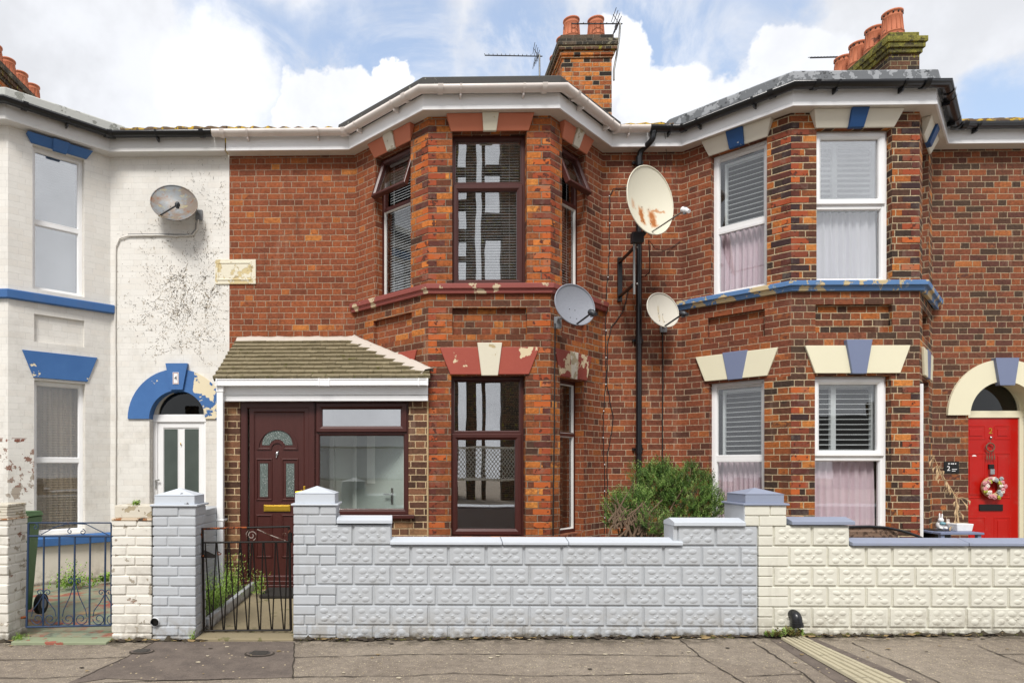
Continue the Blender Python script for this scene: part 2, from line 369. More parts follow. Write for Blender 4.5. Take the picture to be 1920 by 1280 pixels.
M['glass_dark'] = glass('dark_fanlight_glass', f0=.05, wav=.02, tint=(.4, .42, .4))
M['glass_top'] = glass('mirror_like_coated_glass', f0=.62, wav=.02, tint=(.5, .52, .5))
M['glass_wavy'] = glass('warped_window_glass', f0=.38, wav=.05, sc=1.3)
M['glass_clear'] = glass('porch_glass', f0=.08, wav=.02, tint=(.98, 1, .99))
def obscure(t, p):
    n = t.noise(t.pos(), 90, 3)
    P(t, p, t.mix(n, c('#2c3532'), c('#7d8a84')), .12, t.bump(n, .9, .01))
M['glass_obscure'] = mat('patterned_obscure_glass', obscure)
def obscure2(t, p):
    n = t.noise(t.pos(), 120, 2)
    P(t, p, t.mix(t.noise(t.pos(), 3, 2), c('#3a413d'), c('#56605a')), .15, t.bump(n, .3, .005))
M['glass_obscure_plain'] = mat('grey_obscure_glass', obscure2)
def dishm(name, basehx, kind):
    def fn(t, p):
        u, v, _ = t.sep(t.uv()); uv = t.uv(); ps = t.pos()
        col = t.mix(t.noise(ps, 3, 4), k(c(basehx), .93), c(basehx))
        u = u + (t.noise(ps, 11, 4, .7) - .5) * .3; v = v + (t.noise(t.scale(ps, 1, 1, .9), 9, 4, .7) - .5) * .35
        if kind == 'streak':   # rust that ran down from the bolt heads
            s1 = (u + .22 + v * .06).abs().ss(.06, .17, 1, 0) * v.ss(-.75, -.65) * v.ss(-.05, -.3); s2 = (u - .25 + v * .05).abs().ss(.06, .2, 1, 0) * v.ss(-.75, -.6) * v.ss(-.0, -.25)
            s3 = (v + .13).abs().ss(.02, .06, 1, 0) * u.ss(.2, .3) * u.ss(.8, .7); s4 = (u + .58).abs().ss(.02, .14, 1, 0) * v.ss(-.4, -.3) * v.ss(0, -.15) * .6
            mm = ((s1.max(s2)).max(s3 * .8)).max(s4) * t.noise(ps, 12, 6, .75).ss(.28, .5)
            col = t.mix(mm * .95, col, c('#b8701f')); col = t.mix(mm.ss(.75, 1.0) * .5, col, c('#8a4414'))
        if kind == 'rusty':
            col = t.mix(t.noise(ps, 5, 6, .7).ss(.42, .56) * .9, col, c('#77685a')); col = t.mix(t.noise(ps, 8, 6, .7).ss(.55, .66), col, c('#7a5238'))
            col = t.mix(t.noise(t.scale(ps, 1, 1, 3), 7, 5, .7).ss(.57, .66) * .7, col, c('#a39a6a'))
        if kind == 'stain':
            s1 = (u + .12).abs().ss(.02, .1, 1, 0) * v.ss(-.7, -.4) * v.ss(.5, .3)
            s2 = (u - .1).abs().ss(.01, .05, 1, 0) * v.ss(-.8, -.6) * v.ss(.05, -.1)
            col = t.mix((s1.max(s2)) * t.noise(ps, 12, 4).ss(.3, .7) * .6, col, c('#a08a4c'))
        P(t, p, col, .45, t.bump(t.noise(ps, 50, 3), .08, .003))
    return mat(name, fn)
M['dish_cream'] = dishm('cream_dish_with_rust_streaks', '#d9d4c0', 'streak')
M['dish_rust'] = dishm('rusty_grey_dish', '#7b8083', 'rusty')
M['dish_pale'] = dishm('stained_cream_dish', '#cdc8bb', 'stain')
def pave(t, p):
    ps = t.pos(); x, y, z = t.sep(ps)
    big = t.noise(ps, .9, 5, .65); n = t.noise(ps, 90, 3, .7); m = t.noise(ps, 14, 5, .7)
    col = t.mix(big.ss(.3, .7), c('#7f7468'), c('#93887a'))
    sv = t.n('ShaderNodeVectorMath', operation='SCALE'); t.nt.links.new(col, sv.inputs[0]); t.nt.links.new((n.ss(.2, .8, .68, 1.22) * m.ss(.25, .75, .78, 1.14)).s, sv.inputs['Scale']); col = sv.outputs[0]
    vo = t.n('ShaderNodeTexVoronoi', Scale=75.0); t.nt.links.new(ps, vo.inputs['Vector'])
    wn = t.sep(vo.outputs['Color'])
    fl = t.v(vo.outputs['Distance']).ss(.32, .22) * wn[0].gt(.80)
    col = t.mix(fl * .8, col, c('#cdbd98'))
    vo2 = t.n('ShaderNodeTexVoronoi', Scale=23.0); t.nt.links.new(ps, vo2.inputs['Vector']); w2 = t.sep(vo2.outputs['Color'])
    fl2 = t.v(vo2.outputs['Distance']).ss(.2, .14) * w2[0].gt(.89)
    col = t.mix(fl2 * .6, col, c('#d3c8a8'))
    gr = y.ss(5.25, 5.5) * t.noise(ps, 8, 5, .7).ss(.4, .6)
    col = t.mix(gr * .75, col, c('#3f3a30'))
    P(t, p, col, .9, t.bump(n * .6 + m * .5, .7, .012), spec=.2)
M['pavement'] = mat('aggregate_paving', pave)
def tar(t, p):
    ps = t.pos(); n = t.noise(ps, 100, 3, .7); m = t.noise(ps, 5, 6, .7)
    col = t.mix(m.ss(.3, .7), c('#5e554f'), c('#746960'))
    sv = t.n('ShaderNodeVectorMath', operation='SCALE'); t.nt.links.new(col, sv.inputs[0]); t.nt.links.new(n.ss(.2, .8, .75, 1.2).s, sv.inputs['Scale']); col = sv.outputs[0]
    vo = t.n('ShaderNodeTexVoronoi', Scale=26.0); t.nt.links.new(ps, vo.inputs['Vector']); w2 = t.sep(vo.outputs['Color'])
    col = t.mix(t.v(vo.outputs['Distance']).ss(.24, .15) * w2[0].gt(.88) * .8, col, c('#cbb993'))
    P(t, p, col, .9, t.bump(n, .6, .008), spec=.25)
M['tarmac'] = mat('patched_tarmac', tar)
M['joint'] = plain('dark_paving_joint', '#3a3229', .95)
M['asphalt'] = plain('road_asphalt', '#3d3d3d', .9, bump=.5)
M['concrete'] = painted('sandy_concrete', '#8e8268', .9, .6, [('#6f6a4a', 5, .6)], dirt=.3)
M['gully'] = painted('pale_drain_concrete', '#b3aa90', .85, .6, [('#4a4438', 9, .69)], dirt=.2)
def tilesm(t, p):
    ps = t.pos(); x, y, z = t.sep(ps)
    wn = t.n('ShaderNodeTexWhiteNoise', noise_dimensions='2D', Vector=t.comb((x / .11).floor(), (y / .11).floor()))
    col = t.ramp(t.v(wn.outputs['Value']), [(0, c('#8c4a3a')), (.5, c('#6e7c62')), (.62, c('#3d3533')), (.75, c('#95593f')), (.93, c('#a98b62'))], 'CONSTANT')
    col = t.mix(t.noise(ps, 3, 6, .7).ss(.36, .54) * .88, col, c('#7f8a74')); col = t.mix(t.noise(ps, 7, 5, .7).ss(.5, .7) * .6, col, c('#8d5c48'))
    P(t, p, col, .8, t.bump(t.noise(ps, 20, 4), .4, .01))
M['tiles'] = mat('worn_painted_quarry_tiles', tilesm)
M['moss'] = plain('green_moss', '#5b6420', .95, bump=.8)
M['grey_inner_door'] = plain('pale_grey_door_paint', '#b5bdb8', .5)
M['litter'] = plain('dry_leaf_litter', '#8a7550', .95, var=.3)
M['iron'] = plain('worn_cast_iron', '#4a4642', .6, .3, bump=.5)
M['tiles2'] = painted('green_and_red_floor_paint', '#8c9478', .85, .5, [('#96594a', 4.5, .58), ('#5e5a4c', 9, .66)], dirt=.2)
M['black_mat'] = plain('black_rubber_mat', '#26231f', .95, bump=.8)
M['cap_chip'] = painted('chipped_pale_grey_paint', '#c4cad1', .55, .35, [('#4c4b4b', 8, .68)])
M['mortar_rust'] = painted('cracked_mortar', '#c9b79f', .8, .8, [('#9a6a45', 9, .52), ('#4c4238', 14, .62)])
M['rust_light'] = painted('worn_light_iron', '#8d8078', .7, .5, [('#4a2e22', 16, .5)], ns=60)
M['petal_pink'] = plain('pink_fabric_petals', '#c98a90', .8); M['petal_cream'] = plain('cream_fabric_petals', '#dccfc6', .8)
M['petal_grey'] = plain('grey_fabric_petals', '#9aa0a2', .8); M['leaf_lime'] = plain('lime_fabric_leaves', '#a3a43a', .7)
M['teal'] = plain('teal_paint', '#6f9aa5', .5); M['wicker'] = painted('brown_wicker', '#8b7361', .8, .8, [('#5d4a3d', 26, .55)], ns=90)
M['rosemary_dark'] = leafm('dark_rosemary_leaves', '#2c431c', '#4b6b29'); M['rosemary_light'] = leafm('pale_rosemary_leaves', '#7d9c45', '#9bb068')
M['dead_weed'] = leafm('browning_weed_leaves', '#5c4a30', '#75713c')

for nm, h in (('f_or', '#b55c2b'), ('f_or2', '#c77435'), ('f_red', '#99482a'), ('f_dk', '#5a3028'), ('f_bk', '#3a2828'), ('f_mid', '#7d3e2a')):
    M[nm] = painted('spalled_brick_' + {'f_or': 'orange', 'f_or2': 'pale_orange', 'f_red': 'red', 'f_dk': 'brown', 'f_bk': 'black', 'f_mid': 'dull_red'}[nm], h, .9, 1.2, [('#5e3428', 11, .585)] if nm != 'f_bk' else [], ns=38, dirt=.45)
M['ivy_dark'] = plain('dark_stem_residue', '#5a534a', .95)
M['blue_arch'] = painted('blue_arch_paint_flaked_on_one_side', '#34609a', .55, .5, [('#e0d3b4', 5, .50, XA(366, 8.85)), ('#e0d3b4', 6, .66)], base2='#4a76ae')
M['dirt'] = painted('dark_dirt_and_moss', '#3f382c', .95, 1.0, [('#57552f', 12, .55), ('#85745a', 18, .6)], ns=60)
M['joint_tan'] = painted('tan_mortar', '#b39c76', .9, .8)
M['gum'] = plain('pale_gum_spot', '#b9ad95', .9)

# ---------------------------------------------------------------- mesh helpers
def I(x, y, z): return Vector((x, y, z))
class Fr:   # a vertical facade plane: u along it, w out of it towards the street, z up
    def __init__(s, p0, p1, uoff=0.0):
        s.p = Vector((p0[0], p0[1])); q = Vector((p1[0], p1[1])); s.L = (q - s.p).length
        s.u = (q - s.p) / s.L; s.n = Vector((s.u.y, -s.u.x)); s.uoff = uoff
    def __call__(s, u, w, z):
        a = s.p + s.u * u + s.n * w; return Vector((a.x, a.y, z))
    def hit(s, px, py, w=0.0):
        d = ray(px, py); o = s.p + s.n * w; den = d.x * s.n.x + d.y * s.n.y
        t = (o.x * s.n.x + o.y * s.n.y) / den
        q = C0 + d * t; r = Vector((q.x, q.y)) - o
        return r.dot(s.u), q.z
    def U(s, px, w=0.0): return s.hit(px, 800, w)[0]
class MB:
    def __init__(s, F=None, uoff=None):
        s.F = F or I; s.vs = []; s.fs = []; s.uv = []; s.mi = []; s.sm = []; s.mats = []
        s.uoff = (F.uoff if isinstance(F, Fr) else 0.0) if uoff is None else uoff
    def m(s, mt):
        mt = M[mt] if isinstance(mt, str) else mt
        if mt not in s.mats: s.mats.append(mt)
        return s.mats.index(mt)
    def add(s, local, faces, mt, smooth=False, uvs=None, world=False):
        b = len(s.vs); mi = s.m(mt)
        s.vs += [Vector(p) if world else s.F(*p) for p in local]
        for f in faces:
            s.fs.append([b + i for i in f]); s.mi.append(mi); s.sm.append(smooth)
            if uvs: s.uv.append([uvs[i] for i in f]); continue
            a = Vector(local[f[0]]); n = Vector((0, 0, 0))
            for i in range(1, len(f) - 1):
                n += (Vector(local[f[i]]) - a).cross(Vector(local[f[i + 1]]) - a)
            ax = max(range(3), key=lambda i: abs(n[i]))
            if ax == 1: s.uv.append([(local[i][0] + s.uoff, local[i][2]) for i in f])
            elif ax == 0: s.uv.append([(local[i][1] + .03, local[i][2]) for i in f])
            else: s.uv.append([(local[i][0], local[i][1]) for i in f])
    def box(s, a0, a1, b0, b1, c0, c1, mt, jit=0.0):
        v = [(x, y, z) for x in (a0, a1) for y in (b0, b1) for z in (c0, c1)]
        if jit: v = [(x + U(-jit, jit), y + U(-jit, jit), z + U(-jit, jit)) for x, y, z in v]
        s.add(v, [(0, 1, 3, 2), (4, 6, 7, 5), (0, 4, 5, 1), (2, 3, 7, 6), (0, 2, 6, 4), (1, 5, 7, 3)], mt)
    def quad(s, pts, mt, **kw): s.add(pts, [tuple(range(len(pts)))], mt, **kw)
    def prism(s, poly, w0, w1, mt, smooth=False):   # poly of (u,z), extruded w0..w1
        n = len(poly); v = [(u, w0, z) for u, z in poly] + [(u, w1, z) for u, z in poly]
        s.add(v, [tuple(range(n))], mt); s.add(v, [tuple(range(2 * n - 1, n - 1, -1))], mt)
        s.add(v, [(i, (i + 1) % n, n + (i + 1) % n, n + i) for i in range(n)], mt, smooth)
    def ring(s, u0, u1, z0, z1, prof, mt):          # mitred frame from a profile of (inset, w)
        v = []
        for t_, w_ in prof: v += [(u0 + t_, w_, z0 + t_), (u1 - t_, w_, z0 + t_), (u1 - t_, w_, z1 - t_), (u0 + t_, w_, z1 - t_)]
        f = []
        for i in range(len(prof) - 1):
            for j in range(4):
                a = i * 4 + j; b = i * 4 + (j + 1) % 4; f.append((a, b, b + 4, a + 4))
        s.add(v, f, mt)
    def tube(s, pts, r, mt, n=6, caps=True, world=True, smooth=True):
        P_ = [Vector(p) if world else s.F(*p) for p in pts]; v = []; up0 = None
        for i, p in enumerate(P_):
            d = (P_[min(i + 1, len(P_) - 1)] - P_[max(i - 1, 0)]).normalized()
            if up0 is None:
                up0 = Vector((0, 0, 1)) if abs(d.z) < .9 else Vector((0, 1, 0))
            a = d.cross(up0)
            if a.length < 1e-4: a = d.cross(Vector((1, 0, 0)))
            a.normalize(); b = a.cross(d).normalized(); up0 = b
            rr = r[i] if isinstance(r, (list, tuple)) else r
            for j in range(n):
                an = 2 * math.pi * j / n; v.append(p + a * math.cos(an) * rr + b * math.sin(an) * rr)
        f = [(i * n + j, i * n + (j + 1) % n, (i + 1) * n + (j + 1) % n, (i + 1) * n + j) for i in range(len(P_) - 1) for j in range(n)]
        s.add(v, f, mt, smooth, world=True)
        if caps:
            s.add(v, [tuple(range(n)), tuple(range(len(v) - 1, len(v) - n - 1, -1))], mt, world=True)
    def lathe(s, cx, cy, prof, mt, n=20, cz=0.0, arc=None):
        v = []
        for r, z in prof:
            for j in range(n):
                a = 2 * math.pi * j / n; v.append((cx + r * math.cos(a), cy + r * math.sin(a), cz + z))
        f = [(i * n + j, i * n + (j + 1) % n, (i + 1) * n + (j + 1) % n, (i + 1) * n + j) for i in range(len(prof) - 1) for j in range(n)]
        s.add(v, f, mt, True); s.add(v, [tuple(range(n - 1, -1, -1)), tuple(range(len(v) - n, len(v)))], mt)
    def ell(s, cx, cy, cz, rx, ry, rz, mt, n=8, m=5):
        v = []; f = []
        for i in range(m + 1):
            a = math.pi * i / m
            for j in range(n):
                b = 2 * math.pi * j / n; v.append((cx + rx * math.sin(a) * math.cos(b), cy + ry * math.sin(a) * math.sin(b), cz + rz * math.cos(a)))
        for i in range(m):
            for j in range(n): f.append((i * n + j, i * n + (j + 1) % n, (i + 1) * n + (j + 1) % n, (i + 1) * n + j))
        s.add(v, f, mt, True)
    def sweep(s, path, prof, mt, closed=True, caps=True, uoff=0.0, smooth=False):
        # path: plan points left to right; prof: (w out of the wall, z)
        n = len(path); pts = [Vector(p) for p in path]; norms = []
        segs = [(pts[i + 1] - pts[i]).normalized() for i in range(n - 1)]; sn = [Vector((d.y, -d.x)) for d in segs]
        for i in range(n):
            if i == 0: norms.append(sn[0])
            elif i == n - 1: norms.append(sn[-1])
            else: norms.append((sn[i - 1] + sn[i]) / (1 + sn[i - 1].dot(sn[i])))
        L = [0.0]
        for i in range(n - 1): L.append(L[-1] + (pts[i + 1] - pts[i]).length)
        q = len(prof); v = []; uv = []; acc = 0
        for i in range(n):
            for j, (w_, z_) in enumerate(prof):
                p = pts[i] + norms[i] * w_; v.append((p.x, p.y, z_)); uv.append((L[i] + uoff, z_ + w_))
        jj = q if closed else q - 1
        f = [(i * q + j, (i + 1) * q + j, (i + 1) * q + (j + 1) % q, i * q + (j + 1) % q) for i in range(n - 1) for j in range(jj)]
        s.add(v, f, mt, smooth, uvs=uv, world=True)
        if caps and closed: s.add(v, [tuple(range(q)), tuple(range(n * q - 1, n * q - q - 1, -1))], mt, uvs=uv, world=True)
    def obj(s, name, parent=None, bevel=0, seg=2, recalc=True, **tags):
        lo = [min(v[i] for v in s.vs) for i in range(3)]; hi = [max(v[i] for v in s.vs) for i in range(3)]
        o0 = Vector(((lo[0] + hi[0]) / 2, (lo[1] + hi[1]) / 2, lo[2]))
        me = D.meshes.new(name); me.from_pydata([v - o0 for v in s.vs], [], s.fs)
        for mt in s.mats: me.materials.append(mt)
        me.polygons.foreach_set('material_index', s.mi); me.polygons.foreach_set('use_smooth', s.sm)
        ul = me.uv_layers.new(name='UVMap'); flat = []
        for pl in s.uv:
            for a in pl: flat += [a[0], a[1]]
        ul.data.foreach_set('uv', flat)
        me.update()
        if recalc:
            bm = bmesh.new(); bm.from_mesh(me); bmesh.ops.recalc_face_normals(bm, faces=bm.faces); bm.to_mesh(me); bm.free()
        o = D.objects.new(name, me); COL.objects.link(o)
        o['_w'] = tuple(o0)
        if parent is not None:
            o.parent = parent; o.location = o0 - Vector(parent['_w'])
        else: o.location = o0
        if bevel:
            b = o.modifiers.new('bevel', 'BEVEL'); b.width = bevel; b.segments = seg; b.limit_method = 'ANGLE'; b.angle_limit = math.radians(40)
        for a, b_ in tags.items(): o[a] = b_
        return o
def thing(name, label, cat, loc, group=None):
    o = D.objects.new(name, None); COL.objects.link(o); o.location = loc; o['_w'] = tuple(loc); o.empty_display_size = .1
    o['label'] = label; o['category'] = cat
    if group: o['group'] = group
    return o
def text(parent, s, F, u, z, size, mt, w=0.0, name='lettering', ext=.002, ax='CENTER'):
    cu = D.curves.new(name, 'FONT'); cu.body = s; cu.size = size; cu.extrude = ext; cu.align_x = ax; cu.align_y = 'CENTER'
    tmp = D.objects.new('tmp', cu); COL.objects.link(tmp)
    me = D.meshes.new_from_object(tmp.evaluated_get(bpy.context.evaluated_depsgraph_get())); D.objects.remove(tmp)
    me.materials.clear(); me.materials.append(M[mt])
    for v in me.vertices:
        q = F(u + v.co.x, w + v.co.z, z + v.co.y); v.co = q
    o0 = sum((v.co for v in me.vertices), Vector()) / len(me.vertices)
    for v in me.vertices: v.co -= o0
    o = D.objects.new(name, me); COL.objects.link(o); o.parent = parent; o.location = o0 - Vector(parent['_w']); o['_w'] = tuple(o0)
    return o
def wall(mb, u0, u1, z0, z1, holes, mt, w=0.0, alt=None, rmt=None):
    # holes: (ua, ub, za, zb, depth, back?)  alt: list of (ua, ub, za, zb, material)
    us = sorted({u0, u1} | {x for h in holes for x in h[:2]} | {x for a in (alt or []) for x in a[:2]})
    zs = sorted({z0, z1} | {x for h in holes for x in h[2:4]} | {x for a in (alt or []) for x in a[2:4]})
    us = [x for x in us if u0 <= x <= u1]; zs = [x for x in zs if z0 <= x <= z1]
    for i in range(len(us) - 1):
        for j in range(len(zs) - 1):
            cu, cz = (us[i] + us[i + 1]) / 2, (zs[j] + zs[j + 1]) / 2
            if any(h[0] < cu < h[1] and h[2] < cz < h[3] for h in holes): continue
            m_ = mt
            for a in (alt or []):
                if a[0] < cu < a[1] and a[2] < cz < a[3]: m_ = a[4]
            mb.quad([(us[i], w, zs[j]), (us[i + 1], w, zs[j]), (us[i + 1], w, zs[j + 1]), (us[i], w, zs[j + 1])], m_)
    for h in holes:
        a, b, p, q, d = h[:5]; back = len(h) > 5 and h[5]
        rm = rmt or mt
        mb.quad([(a, w, p), (a, w - d, p), (a, w - d, q), (a, w, q)], rm)
        mb.quad([(b, w, p), (b, w, q), (b, w - d, q), (b, w - d, p)], rm)
        mb.quad([(a, w, q), (a, w - d, q), (b, w - d, q), (b, w, q)], rm)
        mb.quad([(a, w, p), (b, w, p), (b, w - d, p), (a, w - d, p)], rm)
        if back: mb.quad([(a, w - d, p), (b, w - d, p), (b, w - d, q), (a, w - d, q)], mt)
def trap(F, pts, w=0.02):      # pixels -> (u, z) on a plane
    return [F.hit(px, py, w) for px, py in pts]

# ---------------------------------------------------------------- windows
def window(F, parent, u0, u1, z0, z1, mt, rec, lights, fw=.05, gl='glass', name='window', bars=(), **kw):
    b = MB(F); w0 = -rec
    b.ring(u0, u1, z0, z1, [(0, w0 - .06), (0, w0), (fw * .75, w0), (fw, w0 - .014), (fw, w0 - .06)], mt)
    for zb, hb in bars: b.box(u0 + fw * .6, u1 - fw * .6, w0 - .05, w0 - .004, zb - hb / 2, zb + hb / 2, mt)
    win = b.obj(name, parent, bevel=.004)
    for L in lights:
        a, d = L['z']; x0, x1 = L.get('u', (u0 + fw * .9, u1 - fw * .9)); sw = L.get('sash', 0); op = L.get('open', 0)
        if sw:
            FF = F
            if op:
                zt = d; ca, sa = math.cos(op), math.sin(op)
                def FF(u, w, z, F=F, zt=zt, ca=ca, sa=sa, w0=w0):
                    dz = z - zt; dw = w - w0
                    return F(u, w0 + dw * ca - dz * sa, zt + dz * ca + dw * sa)
            s_ = MB(FF); s_.ring(x0, x1, a, d, [(0, w0 - .04), (0, w0 + .018), (.008, w0 + .024), (sw * .6, w0 + .024), (sw, w0 + .004), (sw, w0 - .04)], mt)
            so_ = s_.obj('sash', win, bevel=.002)
            g = MB(FF); g.box(x0 + sw * .9, x1 - sw * .9, w0 - .024, w0 - .02, a + sw * .9, d - sw * .9, L.get('gl', gl)); g.obj('pane', win)
        else:
            g = MB(F); g.box(x0, x1, w0 - .034, w0 - .03, a, d, L.get('gl', gl)); g.obj('pane', win)
            s_ = MB(F); s_.ring(x0 - .004, x1 + .004, a - .004, d + .004, [(0, w0 - .002), (.006, w0 - .006), (.014, w0 - .03)], L.get('bead', mt)); s_.obj('glazing_bead', win)
    return win
def venetian(F, win, u0, u1, z0, z1, w, mt, pitch=.024, tilt=.5, width=.022, gaps=None, name='blind'):
    b = MB(F); z = z1; i = 0
    while z > z0:
        dz = math.sin(tilt) * width / 2; dw = math.cos(tilt) * width / 2
        sag = U(-.001, .001)
        b.quad([(u0, w - dw, z + dz + sag), (u1, w - dw, z + dz), (u1, w + dw, z - dz), (u0, w + dw, z - dz + sag)], mt)
        z -= pitch; i += 1
    b.box(u0, u1, w - .015, w + .015, z1 + .005, z1 + .03, mt)
    for f in (.15, .85): b.box(u0 + (u1 - u0) * f - .002, u0 + (u1 - u0) * f + .002, w + width / 2, w + width / 2 + .001, z0, z1, mt)
    return b.obj(name, win, recalc=False)
def curtain_mesh(F, win, u0, u1, z0, z1, w, mt, folds=9, amp=.025, name='curtain'):
    b = MB(F); n = folds * 10; ph = U(0, 6); v = []; f = []
    for i in range(n + 1):
        t_ = i / n; u = u0 + (u1 - u0) * t_
        a = amp * (math.sin(t_ * folds * 6.283 + ph + 1.2 * math.sin(t_ * 7 + ph)) + .4 * math.sin(t_ * folds * 13 + 1))
        v += [(u, w + a * .5, z1), (u + .004 * math.sin(i), w + a * 1.1, (z0 + z1) / 2), (u, w + a * 1.3, z0)]
    for i in range(n):
        for j in range(2): f.append((i * 3 + j, i * 3 + 3 + j, i * 3 + 4 + j, i * 3 + 1 + j))
    b.add(v, f, mt, True)
    return b.obj(name, win, recalc=False)
def shutters(F, win, u0, u1, z0, z1, w, pitch=.062, stile=True, tilt=.35):
    b = MB(F); z = z1 - .04
    sn, cs = math.sin(tilt) * .004, math.cos(tilt) * .004
    while z > z0 + .02:
        dz = math.sin(tilt) * .03; dw = math.cos(tilt) * .03
        b.add([(u, w + s * dw + q * sn, z - s * dz + q * cs) for u in (u0 + .03, u1 - .03) for s, q in ((-1, -1), (1, -1), (1, 1), (-1, 1))], [(0, 1, 2, 3), (7, 6, 5, 4), (0, 4, 5, 1), (1, 5, 6, 2), (2, 6, 7, 3), (3, 7, 4, 0)], 'shutter'); z -= pitch
    b.ring(u0, u1, z0, z1, [(0, w - .012), (0, w + .03), (.03, w + .03), (.03, w - .012)], 'shutter')
    if stile:
        um = u0 + (u1 - u0) * .33; b.box(um - .03, um + .03, w - .012, w + .031, z0 + .02, z1 - .02, 'shutter')
    return b.obj('shutters', win, bevel=0, recalc=False)
def arcpts(cx, cz, r, a0, a1, n): return [(cx + r * math.cos(a0 + (a1 - a0) * i / n), cz + r * math.sin(a0 + (a1 - a0) * i / n)) for i in range(n + 1)]
def archband(mb, cx, cz, ri, ro, w0, w1, mt, n=28, a0=0, a1=math.pi):
    i_ = arcpts(cx, cz, ri, a0, a1, n); o_ = arcpts(cx, cz, ro, a0, a1, n)
    for j in range(n): mb.prism([i_[j], o_[j], o_[j + 1], i_[j + 1]], w0, w1, mt)
def room(parent, poly, z0, z1, mt='room'):
    b = MB(); n = len(poly)
    b.add([(x, y, z0) for x, y in poly], [tuple(range(n))], mt); b.add([(x, y, z1) for x, y in poly], [tuple(range(n))], mt)
    return b
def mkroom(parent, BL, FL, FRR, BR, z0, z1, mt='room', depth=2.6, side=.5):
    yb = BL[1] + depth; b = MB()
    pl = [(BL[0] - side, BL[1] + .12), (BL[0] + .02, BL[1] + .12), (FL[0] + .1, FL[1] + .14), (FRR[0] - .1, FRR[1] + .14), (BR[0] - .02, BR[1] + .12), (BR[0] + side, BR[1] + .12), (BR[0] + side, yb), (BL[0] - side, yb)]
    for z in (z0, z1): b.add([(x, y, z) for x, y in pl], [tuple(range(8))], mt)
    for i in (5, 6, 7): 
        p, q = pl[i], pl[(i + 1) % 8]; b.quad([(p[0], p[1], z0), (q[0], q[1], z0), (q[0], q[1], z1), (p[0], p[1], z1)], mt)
    return b.obj('room', parent, recalc=False)

# ---------------------------------------------------------------- the terrace
YB, YF, YL = 8.85, 7.9, 8.0
ZE = 5.67                       # underside of the eaves
def zf(py, Y=YF, px=917): return ZA(px, py, Y)
def pt(px, Y): return (XA(px, Y), Y)
cBL, cFL, cFR, cBR = pt(665, YB), pt(803, YF), pt(1032, YF), pt(1130, YB)
rBL, rFL, rFR, rBR = pt(1278, YB), pt(1483, YF), pt(1724, YF), pt(1748, YB)
lFR, lBR = pt(15, YL), pt(207, YB); lFL = (lFR[0] - 1.5, YL); lBL = (lFL[0] - .85, YB)
XP1, XP2 = XA(430, YB), XA(1240, YB)      # party lines
XL, XR = lBL[0] - 2.2, 11.5

def slant(b, F, uc, ht, hb, zt, zb, wt, wb, mt):
    v = [(uc - ht, 0, zt), (uc + ht, 0, zt), (uc + hb, 0, zb), (uc - hb, 0, zb), (uc - ht, wt, zt), (uc + ht, wt, zt), (uc + hb, wb, zb), (uc - hb, wb, zb)]
    b.add(v, [(0, 1, 2, 3), (4, 7, 6, 5), (0, 4, 5, 1), (3, 2, 6, 7), (0, 3, 7, 4), (1, 5, 6, 2)], mt)
def flatarch(F, parent, uc, ht, hb, zt, zb, mt, key=None, wt=.02, wb=.02, label=None):
    b = MB(F)
    if key:
        kt, kb, kzt, kzb, km, kw = key
        def xe(z, s): f = (z - zb) / (zt - zb); return uc + s * (kb + (kt - kb) * f)
        for sgn in (-1, 1):
            q = [(uc + sgn * ht, zt), (xe(zt, sgn) - sgn * .01, zt), (xe(zb, sgn) - sgn * .01, zb), (uc + sgn * hb, zb)]
            v = [(u, 0, z) for u, z in q] + [(u, wt if z == zt else wb, z) for u, z in q]
            b.add(v, [(0, 1, 2, 3), (4, 7, 6, 5), (0, 4, 5, 1), (3, 2, 6, 7), (0, 3, 7, 4), (1, 5, 6, 2)], mt)
    else: slant(b, F, uc, ht, hb, zt, zb, wt, wb, mt)
    o = b.obj('lintel', parent, bevel=.006)
    if key:
        b = MB(F); slant(b, F, uc, kt, kb, kzt, kzb, wt + kw, wb + kw, km); b.obj('keystone', parent, bevel=.006)
    return o
def gutter(parent, path, zc, wc, r, mt, step=.8, name='gutter'):
    b = MB(); n = 8
    o_ = [(wc + r * math.cos(a), zc + r * math.sin(a)) for a in [math.pi + math.pi * i / n for i in range(n + 1)]]
    i_ = [(wc + (r - .006) * math.cos(a), zc + .001 + (r - .006) * math.sin(a)) for a in [2 * math.pi - math.pi * i / n for i in range(n + 1)]]
    b.sweep(path, o_ + i_, mt, smooth=True)
    pts = [Vector(p) for p in path]
    for i in range(len(pts) - 1):
        F = Fr(pts[i], pts[i + 1]); nn = max(1, round(F.L / step))
        us = [F.L * (j + .5) / nn for j in range(nn)]
        for u in us:
            for (rr, wd, low) in ((r + .008, .014, True),):
                arc = [(wc + rr * math.cos(a), zc + rr * math.sin(a)) for a in [math.pi + math.pi * q / n for q in range(n + 1)]]
                v = [(u - wd, x, z) for x, z in arc] + [(u + wd, x, z) for x, z in arc]
                b.F = F; b.add(v, [(q, q + 1, n + 2 + q, n + 1 + q) for q in range(n)], mt)
                b.box(u - .009, u + .009, wc - r - .004, wc + .01, zc - r - .035, zc - r * .6, mt)
        for u in (F.L * .02 + .1, F.L * .98 - .1):
            if F.L < .6: continue
            rr = r + .012; arc = [(wc + rr * math.cos(a), zc + rr * math.sin(a)) for a in [math.pi + math.pi * q / n for q in range(n + 1)]]
            v = [(u - .03, x, z) for x, z in arc] + [(u + .03, x, z) for x, z in arc]
            b.add(v, [(q, q + 1, n + 2 + q, n + 1 + q) for q in range(n)], mt, True)
        b.F = I
    return b.obj(name, parent, recalc=False)
